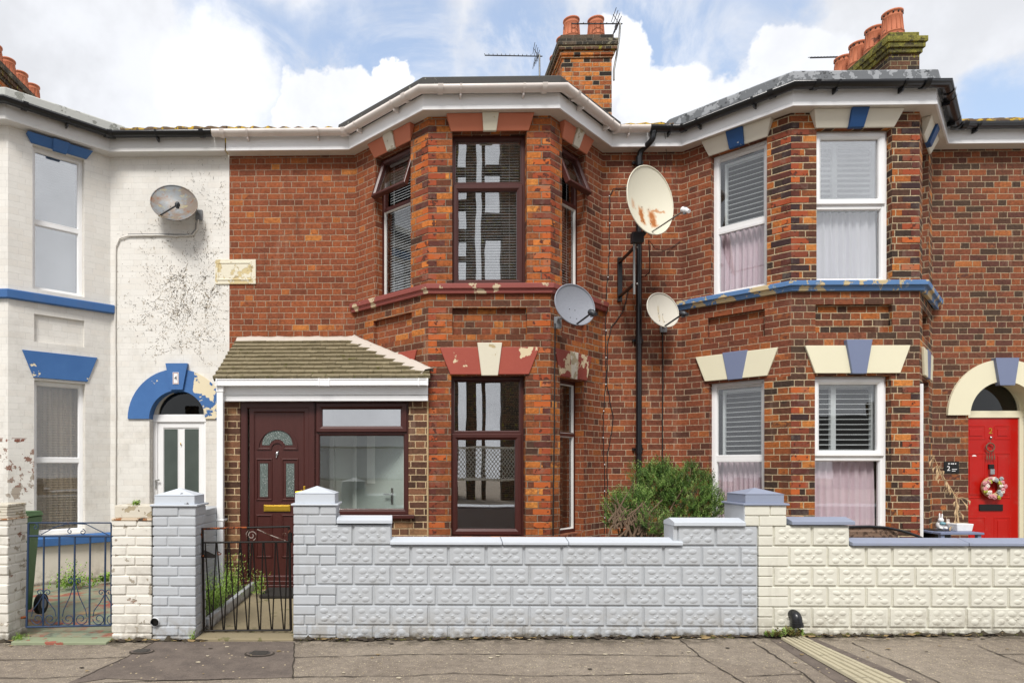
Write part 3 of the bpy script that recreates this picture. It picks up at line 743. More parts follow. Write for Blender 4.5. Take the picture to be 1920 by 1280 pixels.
def eaves(parent, path, fm, sm, zt=5.85, ov=.15):
    b = MB(); b.sweep(path, [(ov, ZE - .004), (ov + .02, ZE - .004), (ov + .02, ZE + .035), (ov + .012, ZE + .04), (ov + .012, zt), (ov, zt)], fm); b.obj('fascia', parent, bevel=.002)
    b = MB(); b.sweep(path, [(-.02, ZE), (ov - .001, ZE), (ov - .001, ZE + .02), (-.02, ZE + .02)], sm); b.obj('soffit', parent)
def bayroof(parent, poly, mt, z0, z1, w=.12):
    b = MB()
    pj = [(w - .1, z0), (w, z0), (w + .015, z0 + .03), (w + .01, z1 - .02), (w - .02, z1), (w - .1, z1)]
    b.sweep(poly, pj, mt)
    pts = [Vector(p) for p in poly]
    b.add([(p.x, p.y, z1 - .01) for p in pts], [tuple(range(len(pts)))], mt, world=True)
    return b.obj('bay_roof', parent, bevel=.008)
def mainroof(parent, x0, x1, gaps, mt, zy=5.93):
    # single roll tiles: corrugated slope from the eaves up to the ridge, plus the ridge
    b = MB(); y0 = YB - .13; y1 = 12.4; sl = math.tan(math.radians(25)); n = int((x1 - x0) / .05); v = []; f = []
    rows = [0, .02, .35, 1.0]
    for i in range(n + 1):
        x = x0 + (x1 - x0) * i / n; z = .018 * math.sin(x * 6.283 / .2) + .012 * math.sin(x * 1.7) + U(-.003, .003)
        for r_ in rows: y = y0 + (y1 - y0) * r_; v.append((x, y, zy + z * (1 if r_ < .5 else .5) + (y - y0) * sl))
        v.append((x, y0, zy - .03))
    q = len(rows) + 1
    for i in range(n):
        for j in range(len(rows) - 1): f.append((i * q + j, (i + 1) * q + j, (i + 1) * q + j + 1, i * q + j + 1))
        f.append((i * q, i * q + q - 1, (i + 1) * q + q - 1, (i + 1) * q))
    b.add(v, f, mt, True)
    zr = zy + (y1 - y0) * sl
    b.quad([(x0, y1, zr), (x1, y1, zr), (x1, y1 + 4, zr - 1.9), (x0, y1 + 4, zr - 1.9)], mt)
    return b.obj('roof', parent, recalc=False)
def stack(parent, x0, x1, y0, y1, z0, zc, zt, body, corb, cap, steps, capin=.0):
    b = MB(); F = Fr((x0, y0), (x1, y0)); b = MB(F); dp = y1 - y0
    b.box(0, x1 - x0, -dp, 0, z0, zc, body)
    ch = b.obj('chimney', parent)
    z = zc; b = MB(F)
    for (o, h, mt) in steps:
        b.box(-o, x1 - x0 + o, -dp - o, o, z + .001, z + h, mt); z += h
    b.obj('corbelling', ch, bevel=.01)
    return ch, z
def pot(ch, x, y, z, r, h, mt='pot', crown=False):
    b = MB()
    pr = [(r * 1.08, 0), (r * 1.08, h * .1), (r * 1.02, h * .13), (r * 1.02, h * .22), (r * 1.07, h * .235), (r * 1.07, h * .26), (r * .98, h * .28), (r * .86, h * .78), (r * .9, h * .8), (r * .9, h * .84), (r * .86, h * .86), (r * .9, h * .93), (r * .98, h * .95), (r * .98, h), (r * .8, h), (r * .78, h * .8)]
    b.lathe(x, y, pr, mt, 22, cz=z)
    for j in range(14):
        a = j * 6.283 / 14; r1 = r * .99
        b.tube([(x + r1 * math.cos(a), y + r1 * math.sin(a), z + h * .3), (x + r * .89 * math.cos(a), y + r * .89 * math.sin(a), z + h * .76)], .008, mt, 4, caps=False)
    if crown:
        for j in range(12):
            a = j * 6.283 / 12; b.ell(x + r * .9 * math.cos(a), y + r * .9 * math.sin(a), z + h * .9, .016, .016, .02, 'black', 6, 4)
    return b.obj('chimney_pot', ch)

# ======== centre house
CH = thing('terraced_house', 'red brick bay fronted house with mahogany window frames and dusty red trim', 'house', ((cBL[0] + cBR[0]) / 2, YB, 0), None)
uo = 0; segs = []
path = [(XP1, YB), cBL, cFL, cFR, cBR, (XP2, YB)]
for i in range(5): F = Fr(path[i], path[i + 1], uo); uo += F.L; segs.append(F)
F0, FA, FB, FC, FD = segs
Z0 = -.15; ZT = ZE + .02
zu0, zu1, zs_u = zf(532), zf(246), zf(338); zl0, zl1, zs_l = zf(1006), zf(704), zf(812)
rp0, rp1 = zf(627), zf(577)
b = MB(F0); wall(b, 0, F0.L, Z0, ZT, [], 'brick_red')
b.F = FA; b.uoff = FA.uoff; ua, ub = FA.U(704), FA.U(770)
wall(b, 0, FA.L, Z0, ZT, [(ua, ub, zu0, zu1, .24), (ua - .04, ub + .02, rp0, rp1, .06, True)], 'brick_red', alt=[(ub, FA.L, zu0, ZT, 'brick_orange'), (0, FA.L, Z0, zu0 - .1, 'brick_band')], rmt='brick_red')
b.F = FB; b.uoff = FB.uoff; fa, fb = FB.U(848), FB.U(988); fc_, fd_ = FB.U(846), FB.U(985.5)
wall(b, 0, FB.L, Z0, ZT, [(fa, fb, zu0, zu1, .24), (fc_, fd_, zl0, zl1, .24), (fa, fb, rp0, rp1, .06, True)], 'brick_band', alt=[(0, fa, zu0, ZT, 'brick_orange'), (fb, FB.L, zu0, ZT, 'brick_orange'), (fd_, FB.L, Z0, zl1, 'brick_orange')], rmt='brick_orange')
b.F = FC; b.uoff = FC.uoff; ra, rb = FC.L - ub, FC.U(1098)
rc, rd = FC.U(1050), FC.U(1094.5)
wall(b, 0, FC.L, Z0, ZT, [(ra, rb, zu0, zu1, .24), (rc, rd, zl0, zl1, .24), (ra, rb + .02, rp0, rp1, .06, True)], 'brick_mid', alt=[(0, ra, zu0, ZT, 'brick_orange'), (0, rc, Z0, zl1, 'brick_orange'), (0, FC.L, zl1, zu0 - .1, 'brick_band')], rmt='brick_red')
b.F = FD; b.uoff = FD.uoff; wall(b, 0, FD.L, Z0, ZT, [], 'brick_mid')
b.obj('wall', CH, recalc=False)
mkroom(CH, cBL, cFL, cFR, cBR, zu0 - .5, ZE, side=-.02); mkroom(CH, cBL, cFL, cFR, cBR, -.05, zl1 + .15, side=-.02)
bay = [cBL, cFL, cFR, cBR]
b = MB(); b.sweep([(cBL[0] - .02, YB), cFL, cFR, (cBR[0] + .02, YB)], [(0, zu0 - .125), (.035, zu0 - .12), (.042, zu0 - .075), (.065, zu0 - .068), (.07, zu0 - .01), (0.0, zu0 + .008)], 'red_band'); b.obj('sill_band', CH, bevel=.005)
# lintels
flatarch(FB, CH, (fa + fb) / 2, .52, .465, ZE - .003, zu1 - .005, 'terra_lintel', (.098, .078, ZE - .002, zu1 - .012, 'cream_key', .02), .085, .015)
flatarch(FA, CH, (ua + ub) / 2, (ub - ua) / 2 + .07, (ub - ua) / 2 + .01, ZE - .003, zu1 - .005, 'terra_lintel', (.09, .07, ZE - .002, zu1 - .012, 'stone_white', .02), .085, .015)
flatarch(FC, CH, (ra + rb) / 2, (rb - ra) / 2 + .07, (rb - ra) / 2 + .01, ZE - .003, zu1 - .005, 'terra_lintel', (.09, .07, ZE - .002, zu1 - .012, 'stone_white', .02), .085, .015)
uc = FB.U(917.5); flatarch(FB, CH, uc, .597, .47, zf(651), zf(702), 'red_lintel', (.148, .098, zf(643), zf(704.5), 'cream_key', .02))
uc = (rc + rd) / 2 + .02; flatarch(FC, CH, uc, (rd - rc) / 2 + .16, (rd - rc) / 2 + .03, zf(651), zf(702), 'red_peel', (.1, .07, zf(650), zf(703), 'stone_white', .004))
uc = (ua + ub) / 2 + .02; flatarch(FA, CH, uc, .42, .3, zf(651), zf(702), 'red_lintel', (.1, .07, zf(650), zf(703), 'stone_white', .004))
# windows
rec = .12
wn = window(FB, CH, fa, fb, zu0, zu1, 'maroon', rec, [dict(z=(zs_u + .02, zu1 - .05)), dict(z=(zu0 + .012, zs_u - .012), u=(fa + .015, fb - .03), sash=.07)], bars=[(zs_u, .06)], gl='glass_wavy')
venetian(FB, wn, fa + .06, fb - .06, zu0 + .12, zu1 - .06, -rec - .1, 'blind', tilt=.66, pitch=.034, width=.030)
wn = window(FB, CH, fc_, fd_, zl0, zl1, 'maroon', rec, [dict(z=(zs_l + .03, zl1 - .05)), dict(z=(zl0 + .012, zs_l - .0), u=(fc_ + .012, fd_ - .03), sash=.075)], bars=[(zs_l + .01, .05)], gl='glass_wavy')
for F, a_, b_ in ((FA, ua, ub), (FC, ra, rb)):
    wn = window(F, CH, a_, b_, zu0, zu1, 'maroon', rec, [dict(z=(zs_u + .01, zu1 - .02), u=(a_ + .015, b_ - .015), sash=.055, open=.36), dict(z=(zu0 + .05, zs_u - .11), bead='upvc_old')], bars=[(zs_u - .08, .06)])
    venetian(F, wn, a_ + .06, b_ - .05, zu0 + .06, zu1 - .08, -rec - .1, 'blind', tilt=.66, pitch=.034, width=.030)
window(FC, CH, rc, rd, zl0, zl1, 'maroon', rec, [dict(z=(zs_l + .03, zl1 - .05), bead='upvc_old'), dict(z=(zl0 + .05, zs_l - .02), bead='upvc_old')], bars=[(zs_l + .01, .06)])
# eaves
epath = [(XA(430, YB), YB), cBL, cFL, cFR, cBR, (XP2, YB)]
eaves(CH, epath, 'upvc', 'soffit')
gutter(CH, [(XA(400, YB - .2), YB), cBL, cFL, cFR, cBR, (XA(1215, YB - .2), YB)], 5.885, .243, .068, 'gut_white')
bayroof(CH, [(cBL[0] - .06, YB + .3), (cBL[0] - .03, YB), cFL, cFR, (cBR[0] + .03, YB), (cBR[0] + .06, YB + .3)], 'felt', 5.88, 6.055, w=.18)
mainroof(CH, XP1, XP2, [], 'pantile', zy=5.995)
x0, x1 = XA(1054, 11.7), XA(1147, 11.7)
zz = lambda py: ZA(1100, py, 11.7)
ch, zt_ = stack(CH, x0, x1, 11.7, 13.6, 6.2, zz(110), 0, 'brick_stack', 'brick_soot', 'felt', [(.02, .04, 'brick_stack'), (.04, .08, 'brick_stack'), (.075, .07, 'brick_soot'), (.09, .12, 'brick_lich'), (.03, .1, 'brick_lich')])
for yy in (11.93, 12.45, 13.0):
    for xx in (XA(1072, 11.9), XA(1118, 11.9)): pot(ch, xx, yy, zt_, .15, .42)

# plaque across the party line
b = MB(F0); up0, up1 = F0.U(404), F0.U(480); q0, q1 = F0.hit(440, 533)[1], F0.hit(440, 487)[1]
b.box(up0, up1, -.02, .018, q0, q1, 'plaque'); b.ring(up0 + .03, up1 - .06, q0 + .05, q1 - .04, [(0, .018), (0, .026), (.015, .026), (.02, .018)], 'plaque')
pq = b.obj('stone_plaque', CH, bevel=.004, label='worn cream stone plaque with flaking paint')

# ======== right house
RH = thing('terraced_house', 'dark mottled brick bay fronted house with white windows, blue trim and a red front door', 'house', ((rBL[0] + rBR[0]) / 2, YB, 0))
path = [(XP2, YB), rBL, rFL, rFR, rBR, (XR, YB)]; segs = []
for i in range(5): F = Fr(path[i], path[i + 1], uo); uo += F.L; segs.append(F)
G0, GA, GB, GC, GD = segs
zr = lambda py, px=1600: ZA(px, py, YF)
vu0, vu1, vsu = zr(528), zr(240), zr(382); vl0, vl1, vsl = zr(1004), zr(704), zr(858)
p0, p1 = zr(623), zr(570)
b = MB(G0); wall(b, 0, G0.L, Z0, ZT, [], 'brick_mid')
b.F = GA; b.uoff = GA.uoff; la, lb = GA.U(1333), GA.U(1438); lc, ld = GA.U(1329), GA.U(1433)
wall(b, 0, GA.L, Z0, ZT, [(la, lb, vu0, vu1, .2), (lc, ld, vl0, vl1, .2), (GA.U(1327), GA.U(1434), p0, p1, .06, True)], 'brick_mid', alt=[(lb, GA.L, vu0, ZT, 'brick_dkor'), (ld, GA.L, Z0, vl1, 'brick_dkor')], rmt='brick_mid')
b.F = GB; b.uoff = GB.uoff; ga, gb = GB.U(1531), GB.U(1673); gc, gd = GB.U(1528), GB.U(1671)
wall(b, 0, GB.L, Z0, ZT, [(ga, gb, vu0, vu1, .2), (gc, gd, vl0, vl1, .2), (GB.U(1529), GB.U(1673), p0, p1, .06, True)], 'brick_dkor', alt=[(0, GB.L, vl1 + .1, vu0 - .08, 'brick_dark')], rmt='brick_dkor')
b.F = GC; b.uoff = GC.uoff; ha, hb_ = GC.L - lb, GC.L - la
wall(b, 0, GC.L, Z0, ZT, [(ha, hb_, vu0, vu1, .2), (ha, hb_, vl0, vl1, .2), (ha, hb_, p0, p1, .06, True)], 'brick_dkor', rmt='brick_dark')
b.F = GD; b.uoff = GD.uoff
dc, dr, dro = GD.U(1880), .447, .735; dzs = GD.hit(1880, 778)[1]
wall(b, 0, GD.L, Z0, ZT, [(dc - dr, dc + dr, Z0, dzs + dr, .22)], 'brick_dark')
b.obj('wall', RH, recalc=False)
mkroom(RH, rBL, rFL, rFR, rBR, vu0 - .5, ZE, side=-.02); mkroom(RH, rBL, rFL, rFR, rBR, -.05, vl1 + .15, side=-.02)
b = MB(); b.sweep([(rBL[0] - .03, YB), rFL, rFR, (rBR[0] + .03, YB)], [(0, vu0 - .115), (.04, vu0 - .115), (.05, vu0 - .065), (.085, vu0 - .06), (.09, vu0 - .005), (0, vu0 + .012)], 'blue_band'); b.obj('sill_band', RH, bevel=.005)
for F, a_, b_ in ((GA, la, lb), (GB, ga, gb), (GC, ha, hb_)):
    c_, hw = (a_ + b_) / 2 - .005, (b_ - a_) / 2
    flatarch(F, RH, c_, hw + .08, hw + .015, ZE - .003, vu1 - .005, 'white_lintel', (.1, .085, ZE - .002, vu1 - .015, 'blue_key', .03), .1, .02)
uc = GB.U(1605.5); flatarch(GB, RH, uc, .615, .495, zr(648), zr(700), 'cream_lintel', (.152, .082, zr(638), zr(701.5), 'slate_key', .03), .03, .03)
hw = (ld - lc) / 2; zt4, zb4 = zr(648), zr(700)
flatarch(GA, RH, (lc + ld) / 2, hw + .16, hw + .04, zt4, zb4, 'cream_lintel', (.15, .085, zr(646), zr(701.5), 'slate_key', .008), .03, .03)
flatarch(GC, RH, GC.L - (lc + ld) / 2, hw + .16, hw + .04, zt4, zb4, 'cream_lintel', (.15, .085, zr(646), zr(701.5), 'slate_key', .008), .03, .03)
for F, a_, b_, z0_, z1_, zs_ in ((GA, la, lb, vu0, vu1, vsu - .07), (GB, ga, gb, vu0, vu1, vsu), (GC, ha, hb_, vu0, vu1, vsu), (GA, lc, ld, vl0, vl1, vsl), (GB, gc, gd, vl0, vl1, vsl), (GC, ha, hb_, vl0, vl1, vsl)):
    wn = window(F, RH, a_, b_, z0_, z1_, 'upvc', .09, [dict(z=(zs_ + .02, z1_ - .025), u=(a_ + .03, b_ - .03), sash=.07, gl='glass_sky' if z0_ > 2 else 'glass') if F is GB else dict(z=(zs_ + .03, z1_ - .07), u=(a_ + .06, b_ - .06)), dict(z=(z0_ + .06, zs_ - .03), gl='glass_sky2' if (F is GB and z0_ > 2) else 'glass')], fw=.065, bars=[(zs_, .09 if F is not GB else .06)])
    shutters(F, wn, a_ + .1, b_ - .07, zs_ + .02, z1_ - .09, -.22, tilt=(.08 if z0_ < 2 else (.38 if F is GA else .75)), stile=F is GB, pitch=.062)
    curtain_mesh(F, wn, a_ + .04, b_ - .04, z0_, zs_ - .02, -.22, 'net' if not (F is GB and z0_ > 2) else 'net_white')
    if F is GA:
        b = MB(F); b.box((a_ + b_) / 2 - .25, (a_ + b_) / 2 + .28, -.09, -.075, z1_ - .05, z1_ - .03, 'upvc_old'); b.obj('trickle_vent', wn)
epath = [(XP2, YB), rBL, rFL, rFR, rBR, (XR, YB)]
eaves(RH, epath, 'upvc', 'soffit', zt=5.86)
gutter(RH, [(XA(1216, YB - .2), YB), rBL, rFL, rFR, rBR, (XR, YB)], 5.885, .243, .066, 'gut_black')
bayroof(RH, [(rBL[0] - .06, YB + .3), (rBL[0] - .03, YB), rFL, rFR, (rBR[0] + .03, YB), (rBR[0] + .06, YB + .3)], 'lead', 5.9, 6.08, w=.17)
mainroof(RH, XP2 + .01, XR, [], 'pantile', zy=5.995)
x0, x1 = XA(1668, 11.9), XA(1724, 11.9); zz = lambda py: ZA(1695, py, 11.9)
ch, zt_ = stack(RH, x0, x1, 11.9, 13.9, 6.2, zz(101), 0, 'brick_soot', 0, 0, [(.035, .08, 'brick_moss'), (.065, .09, 'brick_moss'), (.09, .1, 'brick_moss'), (.0, .12, 'brick_moss')])
for i in range(4): pot(ch, XA(1673, 12.15) + .0, 12.15 + .44 * i, zt_ - .02, .17, .52, crown=True)
# arched doorway
b = MB(GD); archband(b, dc, dzs, dr - .003, dro, -.2, .03, 'cream_lintel'); 
b.obj('arch_surround', RH, bevel=0)
b = MB(GD); ku = GD.U(1880); b.prism([(GD.U(1858), GD.hit(1880, 672)[1]), (GD.U(1902), GD.hit(1880, 672)[1]), (GD.U(1894), GD.hit(1880, 723)[1]), (GD.U(1866.5), GD.hit(1880, 723)[1])], 0, .07, 'slate_key'); b.obj('keystone', RH, bevel=.005)
wd = .2
b = MB(GD); zt1 = GD.hit(1860, 770, -wd)[1]; zt0 = GD.hit(1860, 783, -wd)[1]
b.box(dc - dr, dc + dr, -wd - .05, -wd + .02, zt0, zt1, 'cream_lintel'); b.box(dc + dr - .06, dc + dr - .0, -wd - .05, -wd + .02, Z0, zt0, 'cream_lintel'); b.box(dc - dr, dc - dr + .05, -wd - .05, -wd + .02, Z0, zt0, 'cream_lintel')
archband(b, dc, zt1, dr - .05, dr + .08, -wd - .05, -wd + .01, 'cream_lintel')
b.obj('door_frame', RH, bevel=.004)
b = MB(GD); b.prism([(dc - dr + .03, zt1)] + [(dc + (dr - .03) * math.cos(a), zt1 + (dr - .03) * math.sin(a)) for a in [math.pi - math.pi * i / 24 for i in range(25)]], -wd - .03, -wd - .025, 'glass_dark'); b.obj('fanlight', RH)
b = MB(GD); b.box(dc - dr - .3, dc + dr + .3, -2.2, -wd - .3, Z0, 3.2, 'room'); b.obj('hallway', RH)
# red door
F = GD; cU = F.hit(1857, 880, -wd)[0]; zd = lambda py: F.hit(1857, py, -wd)[1]
b = MB(F); b.box(dc - dr + .05, dc + dr - .06, -wd - .045, -wd, Z0 + .1, zt0, 'red_door')
def dpan(b, u0, u1, z0, z1, w, mt):
    b.ring(u0, u1, z0, z1, [(0, w), (.006, w + .006), (.016, w + .004), (.022, w - .004), (.03, w + .001), (.034, w + .001)], mt)
    b.box(u0 + .05, u1 - .05, w - .01, w + .006, z0 + .05, z1 - .05, mt)
for (xa, xb) in ((1810, 1848), (1863, 1895)):
    for (ya, yb) in ((824, 797), (934, 848), (1075, 968)): dpan(b, F.U(xa, -wd), F.U(xb, -wd), zd(ya), zd(yb), -wd, 'red_door')
dr_ = b.obj('front_door', RH, bevel=.004)
b = MB(F); b.box(F.U(1835, -wd), F.U(1879, -wd), -wd, -wd + .014, zd(957), zd(945), 'black'); b.obj('letter_plate', dr_, bevel=.003)
b = MB(F); b.box(cU - .035, cU + .035, -wd, -wd + .02, zd(879), zd(870), 'black'); b.box(cU - .03, cU + .03, -wd + .002, -wd + .035, zd(889), zd(879), 'silver'); b.obj('knocker', dr_, bevel=.003)
b = MB(F); b.prism(arcpts(F.U(1826.5, -wd), zd(857), .034, 0, 6.283, 20)[:-1], -wd, -wd + .003, 'white'); b.obj('sticker', dr_)
b = MB(F); b.ell(cU, -wd + .01, zd(820), .018, .012, .018, 'silver', 10, 6); b.obj('spyhole', dr_)
text(dr_, '2', F, cU, zd(808), .11, 'gold', w=-wd + .003, name='door_number')

# ======== left house
LH = thing('terraced_house', 'white painted brick house with royal blue trim, ivy scars and white arched front door', 'house', (XA(250, YB), YB, 0))
path = [(XL, YB), lBL, lFL, lFR, lBR, (XP1, YB)]; segs = []; uo2 = 0
for i in range(5): F = Fr(path[i], path[i + 1], uo2); uo2 += F.L; segs.append(F)
H0, HA, HB, HC, HD = segs
b = MB(H0); wall(b, 0, H0.L, Z0, ZT, [], 'white_wall')
b.F = HA; b.uoff = HA.uoff; wall(b, 0, HA.L, Z0, ZT, [], 'white_wall')
b.F = HB; b.uoff = HB.uoff; wall(b, 0, HB.L, Z0, ZT, [], 'white_wall')
b.F = HC; b.uoff = HC.uoff
wa, wb_ = HC.U(61), HC.U(158.5); wz0, wz1 = HC.hit(61, 541)[1], HC.hit(61, 268)[1]; ws = HC.hit(61, 410)[1]
wc, wd2 = HC.U(64), HC.U(160); xz0, xz1 = HC.hit(65, 1004)[1], HC.hit(65, 712)[1]; xs = HC.hit(65, 862)[1]
pz0, pz1 = HC.hit(64, 640)[1], HC.hit(64, 588)[1]
wall(b, 0, HC.L, Z0, ZT, [(wa, wb_, wz0, wz1, .2), (wc, wd2, xz0, xz1, .2), (HC.U(64), HC.U(158), pz0, pz1, .035, True)], 'white_wall', alt=[(0, HC.L, Z0, xz0 - .12, 'render')])
b.F = HD; b.uoff = HD.uoff; ac, ar, aro = HD.U(333), .385, .675; azs = HD.hit(333, 785)[1]
wall(b, 0, HD.L, Z0, ZT, [(ac - ar, ac + ar, Z0, azs + ar, .2)], 'white_wall')
b.obj('wall', LH, recalc=False)
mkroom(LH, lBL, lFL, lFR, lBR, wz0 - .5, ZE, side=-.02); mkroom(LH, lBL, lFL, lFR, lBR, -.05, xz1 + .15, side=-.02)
zb1, zb0 = HC.hit(207, 573)[1], HC.hit(207, 588)[1]
b = MB(); b.sweep([(lBL[0], YB), lFL, lFR, (lBR[0] + .04, YB)], [(0, zb0 - .01), (.05, zb0), (.055, zb1 - .01), (0, zb1 + .01)], 'blue_trim'); b.obj('sill_band', LH, bevel=.005)
b = MB(); zq = xz0 - .02; b.sweep([(lBL[0], YB), lFL, lFR, (lBR[0] + .04, YB)], [(0, zq - .12), (.05, zq - .12), (.055, zq - .02), (0, zq + .01)], 'blue_trim'); b.obj('lower_sill', LH, bevel=.005)
uc = (wa + wb_) / 2; hw = (wb_ - wa) / 2
flatarch(HC, LH, uc, hw + .08, hw + .02, ZE - .03, wz1 - .01, 'blue_trim', (.1, .08, ZE - .028, wz1 - .03, 'blue_trim', .02), .10, .02)
uc = (wc + wd2) / 2; zt5, zb5 = HC.hit(40, 655, .02)[1], HC.hit(62, 707, .02)[1]
b = MB(HC); slant(b, HC, (HC.U(41) + HC.U(182)) / 2, (HC.U(182) - HC.U(41)) / 2, (HC.U(163) - HC.U(62)) / 2, zt5, zb5, .02, .02, 'blue_peel'); b.obj('lintel', LH, bevel=.004)
wn = window(HC, LH, wa, wb_, wz0, wz1, 'upvc', .09, [dict(z=(ws + .03, wz1 - .05)), dict(z=(wz0 + .05, ws - .03), u=(wa + .05, wb_ - .05))], bars=[(ws, .07)], fw=.055, gl='glass_sky')
venetian(HC, wn, wa + .05, wb_ - .05, wz0 + .05, wz1 - .06, -.2, 'blind', tilt=1.22, pitch=.036, width=.043)
wn = window(HC, LH, wc, wd2, xz0, xz1, 'upvc', .09, [dict(z=(xs + .03, xz1 - .05)), dict(z=(xz0 + .05, xs - .03))], bars=[(xs, .07)], fw=.055)
venetian(HC, wn, wc + .05, wd2 - .05, xz0 + .05, xz1 - .06, -.19, 'blind_brown', tilt=.28, pitch=.034, width=.024)
curtain_mesh(HC, wn, wc + .02, wd2 - .02, xz0, xz1, -.25, 'drape', folds=8)
# arched doorway with white plastic door
b = MB(HD); archband(b, ac, azs, ar - .003, aro, -.19, .025, 'blue_arch'); b.obj('arch_surround', LH)
b = MB(HD); b.prism([(HD.U(313), HD.hit(333, 682)[1]), (HD.U(354), HD.hit(333, 682)[1]), (HD.U(345), HD.hit(333, 731)[1]), (HD.U(322), HD.hit(333, 731)[1])], 0, .06, 'blue_peel'); b.obj('keystone', LH, bevel=.005)
b = MB(HD); pu0, pu1, pz_0, pz_1 = HD.U(327), HD.U(338), HD.hit(333, 721)[1], HD.hit(333, 699)[1]
b.box(pu0, pu1, .06, .066, pz_0, pz_1, 'white'); b.ring(pu0 + .006, pu1 - .006, pz_0 + .006, pz_1 - .006, [(0, .066), (0, .068), (.005, .068), (.005, .066)], 'red_lintel')
np_ = b.obj('number_plate', LH)
text(np_, '4', HD, (pu0 + pu1) / 2, (pz_0 + pz_1) / 2, .075, 'black', w=.067, name='number')
wd = .15; b = MB(HD)
tz1, tz0 = HD.hit(340, 777, -wd)[1], HD.hit(340, 791, -wd)[1]
b.box(ac - ar + .0, ac + ar, -wd - .05, -wd + .03, tz0, tz1, 'upvc')
for s_ in (-1, 1): b.box(ac + s_ * ar - (.06 if s_ > 0 else 0), ac + s_ * ar + (.06 if s_ < 0 else 0), -wd - .05, -wd + .02, Z0, tz0, 'upvc')
archband(b, ac, tz1, ar - .07, ar + .06, -wd - .05, -wd + .015, 'render')
b.obj('door_frame', LH, bevel=.004)
b = MB(HD); b.prism([(ac + (ar - .05) * math.cos(a), tz1 + (ar - .05) * math.sin(a)) for a in [math.pi - math.pi * i / 24 for i in range(25)]], -wd - .03, -wd - .025, 'glass_dark'); b.obj('fanlight', LH)
b = MB(HD); b.box(ac - ar - .1, ac + ar + .1, -2.2, -wd - .3, Z0, 3.0, 'room'); b.obj('hallway', LH)
zz_ = lambda py: HD.hit(340, py, -wd)[1]; uu_ = lambda px: HD.U(px, -wd)
b = MB(HD); b.ring(ac - ar + .06, ac + ar - .06, .05, tz0, [(0, -wd - .04), (0, -wd), (.02, -wd + .006), (.075, -wd + .004), (.085, -wd - .01)], 'upvc')
b.box(ac - ar + .1, ac + ar - .1, -wd - .035, -wd - .012, .1, tz0 - .05, 'upvc')
for (xa, xb) in ((301, 333), (346, 377)):
    b.ring(uu_(xa) - .012, uu_(xb) + .012, zz_(925) - .012, zz_(804) + .012, [(0, -wd - .012), (0, -wd - .004), (.014, -wd - .01)], 'upvc')
ld_ = b.obj('front_door', LH, bevel=.002)
for (xa, xb) in ((301, 333), (346, 377)):
    b = MB(HD); b.box(uu_(xa), uu_(xb), -wd - .013, -wd - .009, zz_(925), zz_(804), 'glass_obscure_plain'); b.obj('glass_panel', ld_)
b = MB(HD); b.tube([HD(uu_(294), -wd + .03, zz_(915)), HD(uu_(294), -wd + .04, zz_(900)), HD(uu_(301), -wd + .05, zz_(899))], .01, 'silver'); b.obj('handle', ld_)
b = MB(HD); b.ell(uu_(339), -wd + .006, zz_(832), .008, .008, .02, 'gold', 8, 5); b.obj('knocker', ld_)
epath = [(XL, YB), lBL, lFL, lFR, lBR, (XP1 - .02, YB)]
eaves(LH, epath, 'upvc_old', 'upvc_old', zt=5.86)
gutter(LH, [(XL, YB), lBL, lFL, lFR, lBR, (XA(399, YB - .2), YB)], 5.885, .243, .066, 'gut_black', step=1.1)
bayroof(LH, [(lBL[0] - .1, YB + .3), (lBL[0] - .06, YB), lFL, lFR, (lBR[0] + .06, YB), (lBR[0] + .1, YB + .3)], 'whitelead', 5.9, 6.06, w=.17)
mainroof(LH, XL, XP1 - .01, [], 'pantile', zy=5.995)
x1 = -7.5; ch, zt_ = stack(LH, x1 - .55, x1, 12.1, 13.95, 6.0, 8.72, 0, 'brick_stack', 0, 0, [(.03, .07, 'brick_soot'), (.06, .08, 'brick_soot'), (.09, .1, 'brick_lich'), (.0, .12, 'brick_lich')])
for i in range(4): pot(ch, x1 - .3, 12.45 + .44 * i, zt_ - .02, .15, .46)

# dark scars left by ivy stems torn off the white wall
b = MB(HD); rng = random.Random(5)
def okp(px, py): return 211 < px < 428.5 and 296 < py < 712 and not (236 < px < 408 and py > 640 and (px - 333) ** 2 + (py - 785) ** 2 < 112 ** 2) and not (402 < px and 484 < py < 536)
def dash(px, py, a, L, wd_):
    u, z = HD.hit(px, py); pts = [(u, z)]
    for q in range(3): a += rng.gauss(0, .25); pts.append((pts[-1][0] + math.cos(a) * L / 3, pts[-1][1] + math.sin(a) * L / 3))
    if max(p[0] for p in pts) > HD.L - .01: return
    v = []
    for i, (pu, pz) in enumerate(pts):
        ww = wd_ * (.5, 1, 1, .3)[i] / 2; nx, nz = -math.sin(a), math.cos(a)
        v += [(pu + nx * ww, .003, pz + nz * ww), (pu - nx * ww, .003, pz - nz * ww)]
    b.add(v, [(0, 1, 3, 2), (2, 3, 5, 4), (4, 5, 7, 6)], 'ivy_dark' if rng.random() < .7 else 'litter')
def stem(px, py, a, n, depth=0):
    gap = 0
    for i in range(n):
        st = rng.uniform(2.2, 4.0); a += rng.gauss(0, .22); px += math.cos(a) * st; py -= math.sin(a) * st
        if not okp(px, py): return
        fade = max(.06, min(1, .25 + (px - 235) / 150)) * max(.12, min(1, (py - 320) / 190))
        if rng.random() < .5 * fade + .05: dash(px, py, a + rng.gauss(0, .35), rng.choice((.01, .015, .022, .03, .045)), rng.uniform(.002, .0058))
        if rng.random() < .3 * fade: dash(px + rng.gauss(0, 3), py + rng.gauss(0, 3), a + rng.choice((-1, 1)) * 1.2, .01, rng.uniform(.003, .005))
        if depth < 2 and rng.random() < .05: stem(px, py, a + rng.choice((-1, 1)) * rng.uniform(.4, .9), n // 2, depth + 1)
